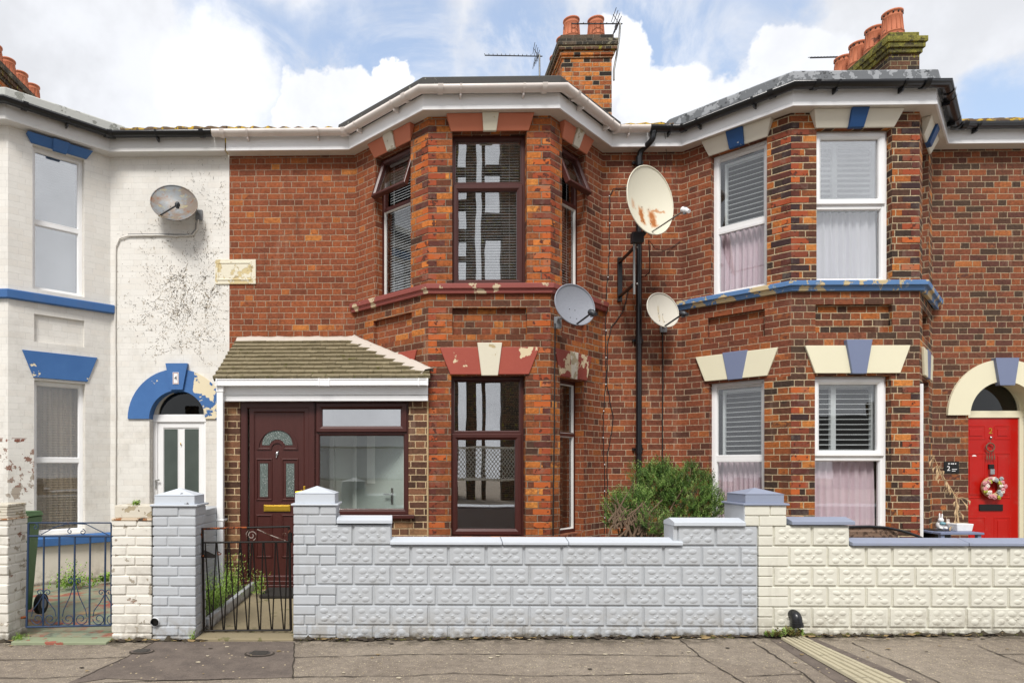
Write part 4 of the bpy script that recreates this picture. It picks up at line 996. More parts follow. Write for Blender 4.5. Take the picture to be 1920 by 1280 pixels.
for i in range(30): stem(rng.uniform(300, 428), rng.uniform(570, 700), rng.uniform(1.2, 2.9), rng.randrange(20, 60))
for i in range(16): stem(rng.uniform(340, 425), rng.uniform(470, 660), rng.uniform(.8, 3.3), rng.randrange(25, 60))
for i in range(10): stem(rng.uniform(405, 427), rng.uniform(400, 560), rng.uniform(1.2, 2.0), rng.randrange(30, 70))
for i in range(420):
    px, py = rng.gauss(350, 62), rng.gauss(545, 105)
    if okp(px, py): dash(px, py, rng.uniform(0, 3.1), rng.uniform(.006, .02), rng.uniform(.003, .008))
b.obj('ivy_scars', LH, recalc=False, kind='stuff')

# spalled bricks standing in slight relief at the corners of the two brick bays
def corner(name, parent, F, u_at, sgn, z0, z1, pal, seed, holes_end=None):
    rng = random.Random(seed); b = MB(F); r0 = int(z0 / .0806) + 1; z = r0 * .0806; i = r0
    while z + .0806 < z1:
        L = (.205 if i % 2 else .1) + rng.uniform(-.01, .01); o_ = rng.choice((.002, .003, .004, .006, .010)); mt = rng.choice(pal)
        a, e_ = (u_at, u_at + sgn * L) if sgn > 0 else (u_at - L, u_at)
        if True:
            n = 5; v = []; f = []
            for q in range(n + 1):
                u = a + (e_ - a) * q / n
                v += [(u, -.02, z + .006), (u, o_ * rng.uniform(.3, 1.1), z + .006 + rng.uniform(0, .005)), (u, o_ * rng.uniform(.3, 1.3), z + .0746 - rng.uniform(0, .005)), (u, -.02, z + .0746)]
            for q in range(n): f += [(q * 4 + j, q * 4 + 4 + j, q * 4 + 5 + j, q * 4 + 1 + j) for j in range(3)]
            f += [(0, 1, 2, 3), (n * 4 + 3, n * 4 + 2, n * 4 + 1, n * 4)]
            b.add(v, f, mt)
        z += .0806; i += 1
    return b.obj(name, parent, recalc=True)
OR = ['f_or', 'f_or2', 'f_or', 'f_red', 'f_red', 'f_mid', 'f_mid', 'f_dk']; DK = ['f_bk', 'f_dk', 'f_mid', 'f_red', 'f_or', 'f_bk', 'f_dk']; MD = ['f_dk', 'f_mid', 'f_red', 'f_mid', 'f_or']
for (F, ua_, s_, za, zb_, pal, P_) in ((FA, FA.L, -1, zu0 + .02, ZE - .05, OR, CH), (FB, 0, 1, zu0 + .02, ZE - .05, OR, CH), (FB, FB.L, -1, zu0 + .02, ZE - .05, OR, CH), (FC, 0, 1, zu0 + .02, ZE - .05, OR, CH), (FB, FB.L, -1, .4, zl1 + .1, OR + MD, CH), (FB, 0, 1, .4, zu0 - .2, MD, CH), (FB, FB.L, -1, zl1 + .2, zu0 - .2, MD, CH),
        (GA, GA.L, -1, vu0 + .03, ZE - .05, DK, RH), (GB, 0, 1, vu0 + .03, ZE - .05, DK, RH), (GB, GB.L, -1, vu0 + .03, ZE - .05, DK, RH), (GB, GB.L, -1, .4, vl1 - .1, DK, RH), (GB, 0, 1, .4, vl1 - .05, DK + MD, RH)):
    corner('corner_bricks', P_, F, ua_, s_, za, zb_, pal, int(ua_ * 100) + int(za * 10))

# ======== porch
YP = 7.88
PF = Fr(pt(419, YP), (XA(803, YP), YP), 20.0)
PT = thing('porch', 'lean-to entrance porch with olive tiled roof, mahogany door and window', 'porch', (XA(600, YP), YP, 0))
pz = lambda py, w=0: PF.hit(600, py, w)[1]
b = MB(PF); du0, du1, wu1 = PF.U(450), PF.U(590), PF.U(766)
wall(b, 0, PF.L - .005, Z0, pz(745), [(du0, du1, Z0, pz(752), .1), (du1, wu1, pz(964), pz(752), .1)], 'brick_porch')
FL_ = Fr((PF(0, 0, 0).x, YB - .01), (PF(0, 0, 0).x, YP), 18.7); b.F = FL_; b.uoff = 18.7; wall(b, 0, FL_.L, Z0, pz(745), [], 'brick_porch')
b.obj('wall', PT, recalc=False)
b = MB(PF); b.box(PF.L - .016, PF.L + .002, -.01, .003, Z0, pz(750), 'joint_tan'); b.obj('mortar_joint', PT)
# fascia, gutter, downpipe
b = MB(PF); x0, x1 = PF.U(419.5, .1), PF.U(802.5, .1)
b.box(x0, x1, .02, .105, PF.hit(600, 741, .1)[1] + .003, PF.hit(600, 721, .1)[1], 'upvc'); b.box(x0, x1, .02, .1, PF.hit(600, 751.5, .1)[1], PF.hit(600, 741, .1)[1] - .003, 'upvc'); b.box(x0 - .0, x1, -.1, .09, PF.hit(600, 751, .1)[1] + .01, PF.hit(600, 744, .1)[1], 'upvc')
b.obj('fascia', PT, bevel=.003)
b = MB(PF); gx0, gx1 = PF.U(405, .2), PF.U(803, .2); g0, g1 = PF.hit(600, 722.5, .2)[1], PF.hit(600, 710.5, .2)[1]
b.box(gx0, gx1, .107, .112, g0, g1, 'upvc'); b.box(gx0, gx1, .2, .206, g0, g1, 'upvc'); b.box(gx0, gx1, .112, .2, g0, g0 + .005, 'upvc'); b.box(gx0, gx1, .2, .214, g1 - .008, g1 + .004, 'upvc')
for px in (406, 598, 617, 785, 801):
    u = PF.U(px, .2); b.box(u - .008, u + .008, .106, .215, g0 - .006, g1 + .008, 'upvc')
u = (PF.U(598, .2) + PF.U(617, .2)) / 2; b.box(u - .055, u + .055, .106, .21, g0 - .004, g1 + .005, 'upvc')
b.obj('gutter', PT, bevel=.003)
b = MB(PF); a_, c_ = PF.U(406, .17), PF.U(418, .17); b.box(a_, c_, .1, .17, .02, g0, 'upvc'); b.box(a_ - .006, c_ + .006, .094, .176, g0 - .07, g0, 'upvc')
for py in (975, 1120): z = PF.hit(410, py, .17)[1]; b.box(a_ - .01, c_ + .01, .0, .176, z - .012, z + .012, 'upvc')
b.obj('downpipe', PT, bevel=.006)
# tiled roof
eY, eZ, tY, tZ = 7.70, PF.hit(600, 709, .2)[1], YB - .03, ZA(550, 638, YB - .03)
rl = math.hypot(tY - eY, tZ - eZ); du_ = Vector((0, (tY - eY) / rl, (tZ - eZ) / rl)); nn = Vector((0, -du_.z, du_.y))
def RP(x, s, h): p = Vector((x, eY, eZ)) + du_ * s + nn * h; return p
def RF(x, h, s): return RP(x, s, h)
def xr(s): y = eY + du_.y * s; return min(XA(803, YP) - .01, cBL[0] + (YB - y) - .015) if y > YF else XA(802, YP)
xl0 = -2.2; rows = 10; rh = rl / rows; b = MB(RF); rng = random.Random(3)
for r_ in range(rows):
    s0 = r_ * rh; x = xl0 - rng.uniform(0, .02) - (.083 if r_ % 2 else 0); tw = .166
    while x < xr(s0):
        a_, c_ = max(x, xl0 - .01 * rng.random()), min(x + tw - .004, xr(s0) + .02)
        if c_ - a_ > .02:
            j = rng.uniform(-.004, .004); h0 = .038 + rng.uniform(-.003, .005); 
            s_a = s0 + j - .008; s_b = s0 + rh + .01
            v = [(a_, 0.0, s_a), (c_, 0.0, s_a), (c_, .0, s_b), (a_, .0, s_b), (a_, h0, s_a), (c_, h0 + rng.uniform(-.002, .002), s_a + rng.uniform(-.004, .004)), (c_, .006, s_b), (a_, .006, s_b)]
            b.add(v, [(0, 1, 2, 3), (4, 7, 6, 5), (0, 4, 5, 1), (3, 2, 6, 7), (0, 3, 7, 4), (1, 5, 6, 2)], 'slate_porch')
        x += tw
b.add([(xl0, -.03, 0), (xr(0), -.03, 0), (xr(.2), -.03, .2), (xr(rl), -.03, rl), (xl0, -.03, rl)], [(0, 1, 2, 3, 4)], 'slate_porch')
b.add([(xl0, -.03, 0), (xl0, .02, 0), (xl0, .02, rl), (xl0, -.03, rl)], [(0, 1, 2, 3)], 'slate_porch')
# moss along the joints
for q in range(260):
    r_ = rng.choice((0, 0, 1, 1, 1, 2, 2, 3, 4, 5)); x = rng.uniform(xl0 + .2, xr(r_ * rh)); x = round((x - xl0) / .083) * .083 + xl0 + rng.uniform(-.01, .01)
    b.ell(x, .02, r_ * rh + rng.uniform(0, .05), rng.uniform(.005, .011), .006, rng.uniform(.008, .02), 'moss', 5, 3)
b.obj('roof', PT, recalc=False)
b = MB(RF); n = 26      # rough mortar flashing along the wall and down beside the bay
v = []; f = []
for i in range(n + 1):
    x = xl0 + (cBL[0] - xl0) * i / n; j = U(-.008, .008)
    v += [(x, .01, rl - .09 + j), (x, .035 + j, rl - .06), (x, .05 + j, rl + .015), (x, .0, rl + .03)]
for i in range(n): f += [(i * 4 + q, i * 4 + 4 + q, i * 4 + 5 + q, i * 4 + 1 + q) for q in range(3)]
b.add(v, f, 'mortar_white', True); v = []; f = []; n = 22
for i in range(n + 1):
    t_ = i / n; s = rl * (1 - t_) + .16 * t_; y = eY + du_.y * s; x = cBL[0] + (YB - y); j = U(-.012, .012)
    v += [(x - .15 + j, .012, s - .05), (x - .11 + j, .05 + U(-.01, .01), s - .03), (x - .03, .065 + U(-.012, .012), s), (x - .005, .05, s + .02), (x + .0, .0, s + .02)]
for i in range(n): f += [(i * 5 + q, i * 5 + 5 + q, i * 5 + 6 + q, i * 5 + 1 + q) for q in range(4)]
b.add(v, f, 'mortar_white', True)
b.obj('flashing', PT, recalc=False)
# window unit
wn = window(PF, PT, du1, wu1, pz(964), pz(752), 'maroon', .03, [dict(z=(pz(810), pz(755)), u=(du1 + .015, wu1 - .02), sash=.075, gl='glass_top'), dict(z=(pz(955), pz(815)))], bars=[(pz(812), .035)], fw=.055, gl='glass_clear')
b = MB(PF); b.box(du1 - .02, PF.U(777, .04), -.04, .06, pz(971), pz(964), 'maroon'); b.obj('window_sill', wn, bevel=.006)
# door unit
b = MB(PF); b.ring(du0, du1, .0, pz(752), [(0, -.1), (0, -.02), (.07, -.02), (.085, -.035), (.085, -.1)], 'maroon')
mu = PF.U(580); b.box(mu, du1 - .02, -.09, -.024, .0, pz(760), 'maroon'); b.obj('door_frame', PT, bevel=.003)
L0, L1 = PF.U(468, -.03), PF.U(579, -.03); w = -.045
b = MB(PF); zt0_, zt1_ = .09, pz(763); b.box(L0, L1, -.09, w, zt0_, zt1_, 'maroon')
b.ring(L0, L1, zt0_, zt1_, [(0, w), (0, w + .018), (.05, w + .018), (.062, w + .004), (.064, w)], 'maroon')
U_ = lambda px: PF.U(px, w); Z_ = lambda py: PF.hit(520, py, w)[1]
def mould(u0, u1, z0, z1, mt='maroon'):
    b.ring(u0, u1, z0, z1, [(0, w), (.006, w + .012), (.016, w + .012), (.026, w - .006), (.032, w)], mt)
for (xa, xb) in ((480, 511), (528, 560)):
    mould(U_(xa), U_(xb), Z_(938), Z_(859)); mould(U_(xa), U_(xb), Z_(1045), Z_(964))
cxu, czz = U_(520), Z_(841)
archband(b, cxu, czz, .225, .25, w, w + .014, 'maroon', n=22); archband(b, cxu, czz, .07, .09, w, w + .014, 'maroon', n=14)
for s_ in (-1, 1): b.box(cxu + s_ * .16 - .09, cxu + s_ * .16 + .09, w, w + .012, czz - .012, czz + .008, 'maroon')
dd = b.obj('front_door', PT, bevel=.002)
b = MB(PF); zz0 = Z_(834); 
outer = arcpts(cxu, zz0, .185, 0, math.pi, 20); inner = arcpts(cxu, zz0 - .03, .1, math.pi - .3, .3, 12)
b.prism(outer + inner, w + .001, w + .004, 'glass_obscure'); b.obj('fanlight_glass', dd)
for (xa, xb) in ((487.5, 502.5), (536.5, 552)):
    b = MB(PF); b.box(U_(xa), U_(xb), w + .001, w + .005, Z_(931), Z_(868), 'glass_obscure')
    b.ring(U_(xa) - .006, U_(xb) + .006, Z_(931) - .006, Z_(868) + .006, [(0, w), (0, w + .009), (.006, w + .009), (.006, w)], 'maroon'); b.obj('glass_panel', dd)
b = MB(PF); b.box(U_(495), U_(544.5), w, w + .016, Z_(958), Z_(946), 'brass_letter'); b.box(U_(497), U_(542.5), w + .016, w + .02, Z_(956.5), Z_(947.5), 'brass_letter'); b.obj('letter_plate', dd, bevel=.002)
b = MB(PF); hu = PF.U(571, w)
b.box(hu - .012, hu + .012, w, w + .03, Z_(940), Z_(911), 'gold'); b.tube([PF(hu, w + .03, Z_(919.5)), PF(hu, w + .06, Z_(919.5)), PF(hu - .1, w + .06, Z_(922))], .008, 'gold'); b.obj('handle', dd, bevel=.003)
b = MB(PF); b.ell(cxu - .003, w + .008, Z_(851), .018, .01, .03, 'silver', 8, 5); b.ell(cxu + .012, w + .012, Z_(847), .008, .008, .014, 'silver', 6, 4); b.ell(cxu - .01, w + .01, Z_(857), .006, .008, .014, 'silver', 6, 4); b.obj('knocker', dd)
b = MB(PF); b.box(du0, du1, -.09, .05, .0, .05, 'maroon'); b.box(du0 + .02, du1, -.09, .02, .05, .095, 'maroon'); b.box(du0 - .01, du1, -.1, .09, -.1, .0, 'brick_porch'); b.obj('threshold', PT, bevel=.006)
# inside of the porch
b = MB(); xa, xb = PF(0, 0, 0).x + .1, XA(803, YP) - .02
b.quad([(xa, YB - .02, Z0), (cBL[0] + .02, YB - .02, Z0), (cBL[0] + .02, YB - .02, 2.6), (xa, YB - .02, 2.6)], 'room_white')
b.quad([(cBL[0] - .02, YB - .02, Z0), (xb, YP + .12, Z0), (xb, YP + .12, 2.6), (cBL[0] - .02, YB - .02, 2.6)], 'room_white')
b.quad([(xa, YB - .02, Z0), (xa, YP + .1, Z0), (xa, YP + .1, 2.6), (xa, YB - .02, 2.6)], 'room_white')
b.quad([(xa, YB, 2.28), (xb, YB, 2.28), (xb, YP + .1, 2.28), (xa, YP + .1, 2.28)], 'room_white'); b.quad([(xa, YB, .02), (xb, YB, .02), (xb, YP + .1, .02), (xa, YP + .1, .02)], 'room_white')
b.obj('lobby', PT, recalc=False)
IF = Fr((cBL[0], YB - .06), (XA(803, YP) - .02, YP + .03)); b = MB(IF)
b.box(.1, .95, -.0, .05, .05, 2.1, 'grey_inner_door'); b.ring(.04, 1.01, .03, 2.16, [(0, .0), (0, .07), (.05, .07), (.06, .05)], 'room_white')
b.box(.3, .45, .05, .055, 1.25, 1.95, 'room_white'); b.box(.74, .78, .05, .06, 1.0, 1.2, 'silver'); b.tube([IF(.76, .06, 1.12), IF(.76, .1, 1.12), IF(.66, .1, 1.12)], .01, 'silver')
b.obj('inner_door', PT, bevel=.003)
b = MB(); b.box(cBL[0] - .32, cBL[0] - .26, YB - .2, YB - .03, .02, 2.28, 'room_white'); b.box(cBL[0] - .9, cBL[0] - .84, YB - .08, YB - .03, .02, 2.28, 'room_white'); b.obj('inner_frame', PT, bevel=.004)

# ======== drain pipe between the houses
def pt3(px, py, Y): return W(px, py, Y)
DP = thing('downpipe', 'black plastic rainwater pipe with a swan neck between the middle and right houses', 'drainpipe', (XA(1200, YB), YB - .1, 0))
b = MB(); Yg, Yw = YB - .232, YB - .07
top = pt3(1225, 246, Yg); t2 = pt3(1224, 262, Yg); t3 = pt3(1201, 284, Yw); t4 = pt3(1198, 300, Yw)
r = .037
def bend(pts, k_=.35):
    o = [Vector(pts[0])]
    for i in range(1, len(pts) - 1):
        a, m_, c_ = Vector(pts[i - 1]), Vector(pts[i]), Vector(pts[i + 1])
        for q in range(5):
            s = q / 4; p0_ = m_.lerp(a, min(k_, .06 / max((m_ - a).length, .01))); p1_ = m_.lerp(c_, min(k_, .06 / max((m_ - c_).length, .01)))
            o.append(p0_.lerp(m_, s).lerp(m_.lerp(p1_, s), s))
    o.append(Vector(pts[-1])); return o
bot = Vector((t4.x, Yw, .05))
b.tube(bend([top, t2, t3, t4, bot]), r, 'gut_black', 14)
for z in (t4.z - .02, 3.15, 1.7): b.tube([(t4.x, Yw, z - .06), (t4.x, Yw, z + .06)], r + .007, 'gut_black', 14); b.box(t4.x - .07, t4.x + .07, Yw + .03, YB, z - .015, z + .015, 'gut_black')
b.tube([top - Vector((0, 0, .03)), top + Vector((0, 0, .03))], r + .008, 'gut_black', 14)
b.obj('pipe', DP)

# ======== satellite dishes
def dish(label, ctr, nrm_, wd, ht, roll, mt, depth=.09, rim='', arm=None, lnb='dk_plastic', arm_from=(0, -.95), name='satellite_dish', back='grey_plastic', mount=None, armr=.011, cat='satellite dish'):
    t_ = thing(name, label, cat, tuple(ctr), 'satellite dishes fixed to the house fronts')
    n_ = Vector(nrm_).normalized(); x_ = Vector((0, 0, 1)).cross(n_).normalized(); y_ = n_.cross(x_).normalized()
    if x_.x < 0: x_ = -x_
    xr_, yr_ = x_ * math.cos(roll) + y_ * math.sin(roll), -x_ * math.sin(roll) + y_ * math.cos(roll)
    def DF(a, d, c_): return Vector(ctr) + xr_ * a + yr_ * c_ + n_ * d
    b = MB(DF); NR, NA = 10, 40; v = []; uv = []
    for side, th in ((0, 0.0), (1, .006)):
        v.append((0, -depth - th, 0)); uv.append((0, 0))
        for i in range(1, NR + 1):
            q = i / NR
            for j in range(NA):
                a = 6.2832 * j / NA; x, y = math.cos(a) * q, math.sin(a) * q
                v.append((x * wd / 2, -depth * (1 - q * q) - th, y * ht / 2)); uv.append((x, y))
    B = 1 + NR * NA; f = [[], []]
    for s in (0, 1):
        o = s * B
        for j in range(NA): f[s].append((o, o + 1 + j, o + 1 + (j + 1) % NA))
        for i in range(NR - 1):
            for j in range(NA): f[s].append((o + 1 + i * NA + j, o + 1 + (i + 1) * NA + j, o + 1 + (i + 1) * NA + (j + 1) % NA, o + 1 + i * NA + (j + 1) % NA))
    b.add(v, f[0], mt, True, uvs=uv); b.add(v, f[1], mt, True, uvs=uv)
    rimp = [(math.cos(6.2832 * j / NA) * wd / 2, 0, math.sin(6.2832 * j / NA) * ht / 2) for j in range(NA + 1)]
    b.tube(rimp, .008, mt, 6, world=False)
    for (bx, by) in ((-.07, -.15), (.07, -.15), (-.08, -.62), (.08, -.62)):
        q2 = bx * bx * 4 + by * by; b.ell(bx * wd, -depth * (1 - q2) + .003, by * ht / 2, .006, .004, .006, 'gut_black', 6, 4)
    b.obj('reflector', t_, recalc=False)
    if arm is not None:
        a0 = DF(arm_from[0] * wd / 2, -.0, arm_from[1] * ht / 2); A = Vector(arm); d = (A - a0).normalized()
        b = MB(); b.tube([a0 - d * .05, A], armr, lnb if lnb == 'dk_plastic' else 'steel', 8); ao = b.obj('feed_arm', t_)
        b = MB(); tc = (Vector(ctr) - A).normalized(); b.tube([A - tc * .075, A - tc * .03, A - tc * .028, A + tc * .04], [.022, .022, .03, .032], lnb if lnb == 'dk_plastic' else 'white', 12)
        b.tube([A + Vector((0, 0, -.045)), A + Vector((0, 0, .03))], .022, lnb if lnb == 'dk_plastic' else 'grey_plastic', 10)
        b.obj('feed_horn', ao)
    if mount:
        b = MB(); bc = DF(0, -depth - .01, -.2 * ht)
        mw = Vector(mount)
        b.tube([bc, bc - n_ * .07], .05, back, 8); b.tube([bc - n_ * .06, Vector((mw.x, mw.y - .06, mw.z + .03)), Vector((mw.x, mw.y - .03, mw.z))], .017, back, 8)
        b.box(mw.x - .045, mw.x + .045, mw.y - .03, mw.y + .0, mw.z - .08, mw.z + .06, back); b.obj('mount', t_, bevel=.004)
    return t_, DF
# rusty one on the white wall
c_ = pt3(326, 380, YB - .22)
dish('rusty grey oval satellite dish on the white wall', c_, (.02, -.93, .36), .67, .54, -.62, 'dish_rust', .07, arm=pt3(333, 384, YB - .56), mount=pt3(374, 403, YB) + Vector((0, 0, 0)), arm_from=(.0, -.92))
c_ = pt3(1078, 571, 7.62)
dish('dark grey satellite dish on the corner of the middle bay', c_, (.34, -.93, .2), .53, .50, -.12, 'dish_grey', .06, arm=pt3(1110, 586, 7.30), mount=pt3(1046, 603, YF - .0) + Vector((0, .02, 0)), arm_from=(.1, -.93))
c_ = pt3(1219.5, 375, 8.02)
dish('big cream satellite dish streaked with rust, on a pole by the drainpipe', c_, (.42, -.9, .12), .735, .88, -.13, 'dish_cream', .09, arm=pt3(1284, 394, 7.5), lnb='white', arm_from=(.12, -.9), armr=.009)
c_ = pt3(1243, 581, 8.45)
dish('small cream satellite dish with a yellow stain, right of the drainpipe', c_, (.34, -.92, .2), .49, .46, -.12, 'dish_pale', .05, arm=pt3(1281, 588, 8.12), mount=pt3(1243, 612, YB), arm_from=(.1, -.93))
# pole bracket of the big dish
BR_ = thing('dish_bracket', 'black steel wall bracket and pole carrying the big rusty cream dish', 'bracket', tuple(pt3(1160, 525, YB)))
b = MB(); xb_ = XA(1161, YB); z0_, z1_ = ZA(1161, 566, YB), ZA(1161, 484, YB)
b.box(xb_ - .03, xb_ + .03, YB - .04, YB - .002, z0_, z1_, 'gut_black'); b.obj('wall_plate', BR_, bevel=.004)
yp = 8.25; xp = XA(1189, yp)
for z in (z0_ + .07, z1_ - .06):
    b = MB(); v0 = Vector((xb_, YB - .03, z)); v1 = Vector((xp, yp + .02, z)); b.tube([v0, v1], .028, 'gut_black', 4); b.obj('arm', BR_)
b = MB(); b.tube([(xp, yp, ZA(1190, 552, yp)), (xp, yp, ZA(1190, 440, yp))], .016, 'steel', 10)
for z in (z0_ + .07, z1_ - .06): b.ell(xp + .03, yp - .02, z + .0, .014, .014, .014, 'steel', 8, 5)
b.obj('pole', BR_)
b = MB(); p_ = pt3(1197, 446, yp - .04); b.box(p_.x - .08, p_.x + .06, p_.y - .03, p_.y + .06, p_.z - .06, p_.z + .07, 'dk_plastic'); b.tube([p_ + Vector((.05, .02, .03)), pt3(1216, 425, 8.14)], .03, 'gut_black', 8); b.obj('clamp', BR_, bevel=.006)

# ======== cables
def cable(label, pts, r=.006, mt='cable', wob=.006, clips=0, grp='cables running down the brickwork'):
    P_ = [W(*p) for p in pts]; o = []
    for i in range(len(P_) - 1):
        a, c_ = P_[i], P_[i + 1]; n = max(2, int((c_ - a).length / .07))
        for q in range(n): o.append(a.lerp(c_, q / n) + Vector((U(-wob, wob), U(-wob, 0) * .5, U(-wob, wob) * .5)))
    o.append(P_[-1]); b = MB(); b.tube(o, r, mt, 5)
    if clips:
        for i in range(4, len(o) - 1, clips): b.ell(o[i].x, o[i].y - .004, o[i].z, .009, .008, .009, 'white', 6, 4)
    ob = b.obj('cable', None, label=label, category='cable', group=grp); del ob['_w']; return ob
Yc = YB - .012
cable('thin black cable looping down left of the steel bracket', [(1178, 352, Yc), (1150, 354, Yc), (1143, 368, Yc), (1143, 470, Yc), (1137, 550, Yc), (1135, 640, Yc), (1137, 700, Yc), (1133, 750, Yc), (1131, 800, Yc), (1134, 930, Yc), (1133, 1000, Yc)], clips=5)
cable('black cable slanting down from the steel bracket to the white clips', [(1179, 545, Yc), (1168, 585, Yc), (1147, 612, Yc), (1139, 640, Yc), (1138, 720, Yc), (1149, 780, Yc), (1147, 810, Yc), (1139, 850, Yc), (1138, 1000, Yc)])
cable('black cable dropping from the small cream dish into the shrub', [(1242, 612, Yc), (1243, 700, Yc), (1242, 800, Yc), (1242, 960, Yc)], r=.008, wob=.003)
cable('black cable down the bay corner below the dark grey dish', [(1041, 606, YF - .012), (1040, 700, YF - .03), (1039.5, 800, YF - .012), (1038, 900, YF - .012), (1037, 1004, YF - .012)], r=.008, wob=.003)
cable('black cable hanging in a loop below the big rusty cream dish', [(1216, 450, 8.2), (1218, 480, 8.3), (1218, 510, 8.5), (1209, 518, 8.7), (1195, 519, 8.8)], wob=.003)
cable('thin black cable sagging from the dish pole to the right house', [(1218, 452, 8.2), (1228, 466, 8.5), (1245, 471, 8.8), (1262, 462, Yc), (1276, 452, Yc)], r=.004, wob=.003)
cable('pale grey cables bent round below the rusty dish on the white wall', [(372, 412, YB - .03), (370, 430, YB - .02), (362, 441, YB - .02), (330, 443, YB - .02), (300, 441, YB - .02), (240, 442, YB - .02), (224, 447, YB - .02), (217, 462, YB - .02), (216, 600, YB - .02), (217, 760, YB - .02), (216, 1000, YB - .02)], r=.011, mt='cable_white', wob=.002)
cable('dark cable beside the pale one below the rusty dish', [(368, 415, YB - .03), (366, 430, YB - .02), (358, 440, YB - .02), (300, 438.5, YB - .02), (240, 439, YB - .02)], r=.005, mt='grey_plastic', wob=.002)
cable('thin wire hanging from the eaves over the big cream dish', [(1246, 250, YB - .2), (1250, 290, YB - .05), (1246, 325, Yc)], r=.003, wob=.004)

# ======== aerials on the roofs
def yagi(label, a, c_, els, elh, mast, Y, mt='dk_plastic', refl=True):
    A, B_ = Vector(a), Vector(c_); t_ = thing('tv_aerial', label, 'aerial', tuple(B_), 'television aerials')
    b = MB(); b.tube([A, B_], .011, mt, 6); d = (B_ - A); 
    for i in range(els):
        p = A + d * (i / (els - 1) * .8); b.tube([p + Vector((-.02, -elh, -.04)), p + Vector((.02, elh, .07))], .006, mt, 4)
    b.obj('boom', t_)
    if refl:
        for s, nm in ((1, 'reflector'), (-1, 'reflector')):
            b = MB(); p = A + d * .93
            for q in range(4): b.tube([p + Vector((-.03 * q - .02, -.2, s * .05 * q)), p + Vector((-.03 * q + .02, .2, s * .05 * q + .02))], .006, mt, 4)
            b.tube([p, p + Vector((-.1, 0, s * .17))], .006, mt, 4); b.obj('reflector', t_)
    b = MB(); b.tube(mast, .018, 'steel', 8); b.obj('mast', t_)
    return t_
Y1 = 13.2; yagi('long television aerial on a bare mast left of the middle chimney', pt3(909, 104, Y1), pt3(1017, 106, Y1), 12, .12, [pt3(1011.5, 103, Y1), pt3(1012, 175, Y1)], Y1)
Y2 = 11.75; yagi('television aerial in front of the two middle chimney pots', pt3(1072, 45, Y2), pt3(1167, 45, Y2), 8, .1, [pt3(1163, 44, Y2), pt3(1161, 72, Y2), pt3(1156, 105, Y2), pt3(1151, 132, Y2), pt3(1151, 151, Y2)], Y2)
Y3 = 13.6; yagi('television aerial poking out left of the right chimney pots', pt3(1519, 109, Y3), pt3(1600, 107, Y3), 12, .1, [pt3(1600, 107, Y3), pt3(1600, 190, Y3)], Y3, refl=False)

# ======== ground
def sheet(name, pts, mt, dz=0.0, thick=0, parent=None, **tags):   # pts: world (x, y), follows the street's slope
    b = MB(); b.add([(x, y, gz(x) + dz) for x, y in pts], [tuple(range(len(pts)))], mt)
    if thick:
        n = len(pts); b.add([(x, y, gz(x) + dz) for x, y in pts] + [(x, y, gz(x) + dz - thick) for x, y in pts], [(i, (i + 1) % n, n + (i + 1) % n, n + i) for i in range(n)], mt)
    return b.obj(name, parent, recalc=False, **tags)
YG = 5.54
def strip(xs, y0, y1, mt, name, dz=0.0, thick=0):
    b = MB(); v = []
    for x in xs: v += [(x, y0, gz(x) + dz), (x, y1, gz(x) + dz)]
    f = [(2 * i, 2 * i + 2, 2 * i + 3, 2 * i + 1) for i in range(len(xs) - 1)]; b.add(v, f, mt)
    if thick:
        v = []
        for x in xs: v += [(x, y0, gz(x) + dz), (x, y0, gz(x) + dz - thick)]
        b.add(v, f, mt)
    return b.obj(name, None, recalc=False, kind='structure')
strip([-60, -6, 9, 60], -.9, YG + .25, 'pavement', 'pavement')
strip([-60, -6, 9, 60], -1.05, -.9, 'concrete', 'kerb', dz=.002, thick=.13)
strip([-60, -6, 9, 60], -8.5, -1.05, 'asphalt', 'road', dz=-.12)
strip([-60, -6, 9, 60], -60, -8.5, 'pavement', 'far_pavement', dz=-.01)
def gp(px, py): g = G(px, py); return (g.x, g.y)
sheet('tarmac_patch', [gp(120, 1284), gp(200, 1247), gp(238, 1232), gp(288, 1203), gp(380, 1203), gp(552, 1203), gp(551, 1240), gp(547, 1270), gp(440, 1273), gp(300, 1276), gp(200, 1272)], 'tarmac', .004, kind='structure')
b = MB()
def joint(pts, wd=.014):
    P_ = []
    for i in range(len(pts) - 1):
        a, c_ = G(*pts[i]), G(*pts[i + 1]); n = max(2, int((c_ - a).length / .06))
        for q in range(n): P_.append(a.lerp(c_, q / n))
    P_.append(G(*pts[-1])); v = []
    for i, p in enumerate(P_):
        d = (P_[min(i + 1, len(P_) - 1)] - P_[max(i - 1, 0)]).normalized(); nx = Vector((-d.y, d.x, 0)); w_ = wd * U(.3, 1.0); o_ = nx * U(-.008, .008)
        for s in (-1, 1): q = p + nx * s * w_ / 2 + o_; v.append((q.x, q.y, gz(q.x) + .006))
    b.add(v, [(2 * i, 2 * i + 2, 2 * i + 3, 2 * i + 1) for i in range(len(P_) - 1)], 'joint')
for l in ([(-40, 1238), (120, 1236), (236, 1232)], [(-40, 1270), (80, 1272), (160, 1267)], [(551, 1233), (760, 1227), (1000, 1226), (1312, 1230)], [(547, 1269), (760, 1268), (850, 1262), (1000, 1268), (1320, 1262)],
          [(1276, 1199), (1312, 1230), (1400, 1284)], [(1411, 1203), (1505, 1263), (1530, 1284)], [(1400, 1268), (1452, 1266), (1505, 1263)], [(1596, 1205), (1690, 1246), (1767, 1282)], [(1833, 1211), (1874, 1227), (1990, 1272)],
          [(1874, 1227), (1990, 1226)], [(551, 1206), (551, 1240), (547, 1272)], [(440, 1273), (300, 1276), (120, 1284)], [(288, 1204), (238, 1232), (150, 1272)]): joint(l)
b.obj('paving_joints', None, recalc=False, kind='structure')
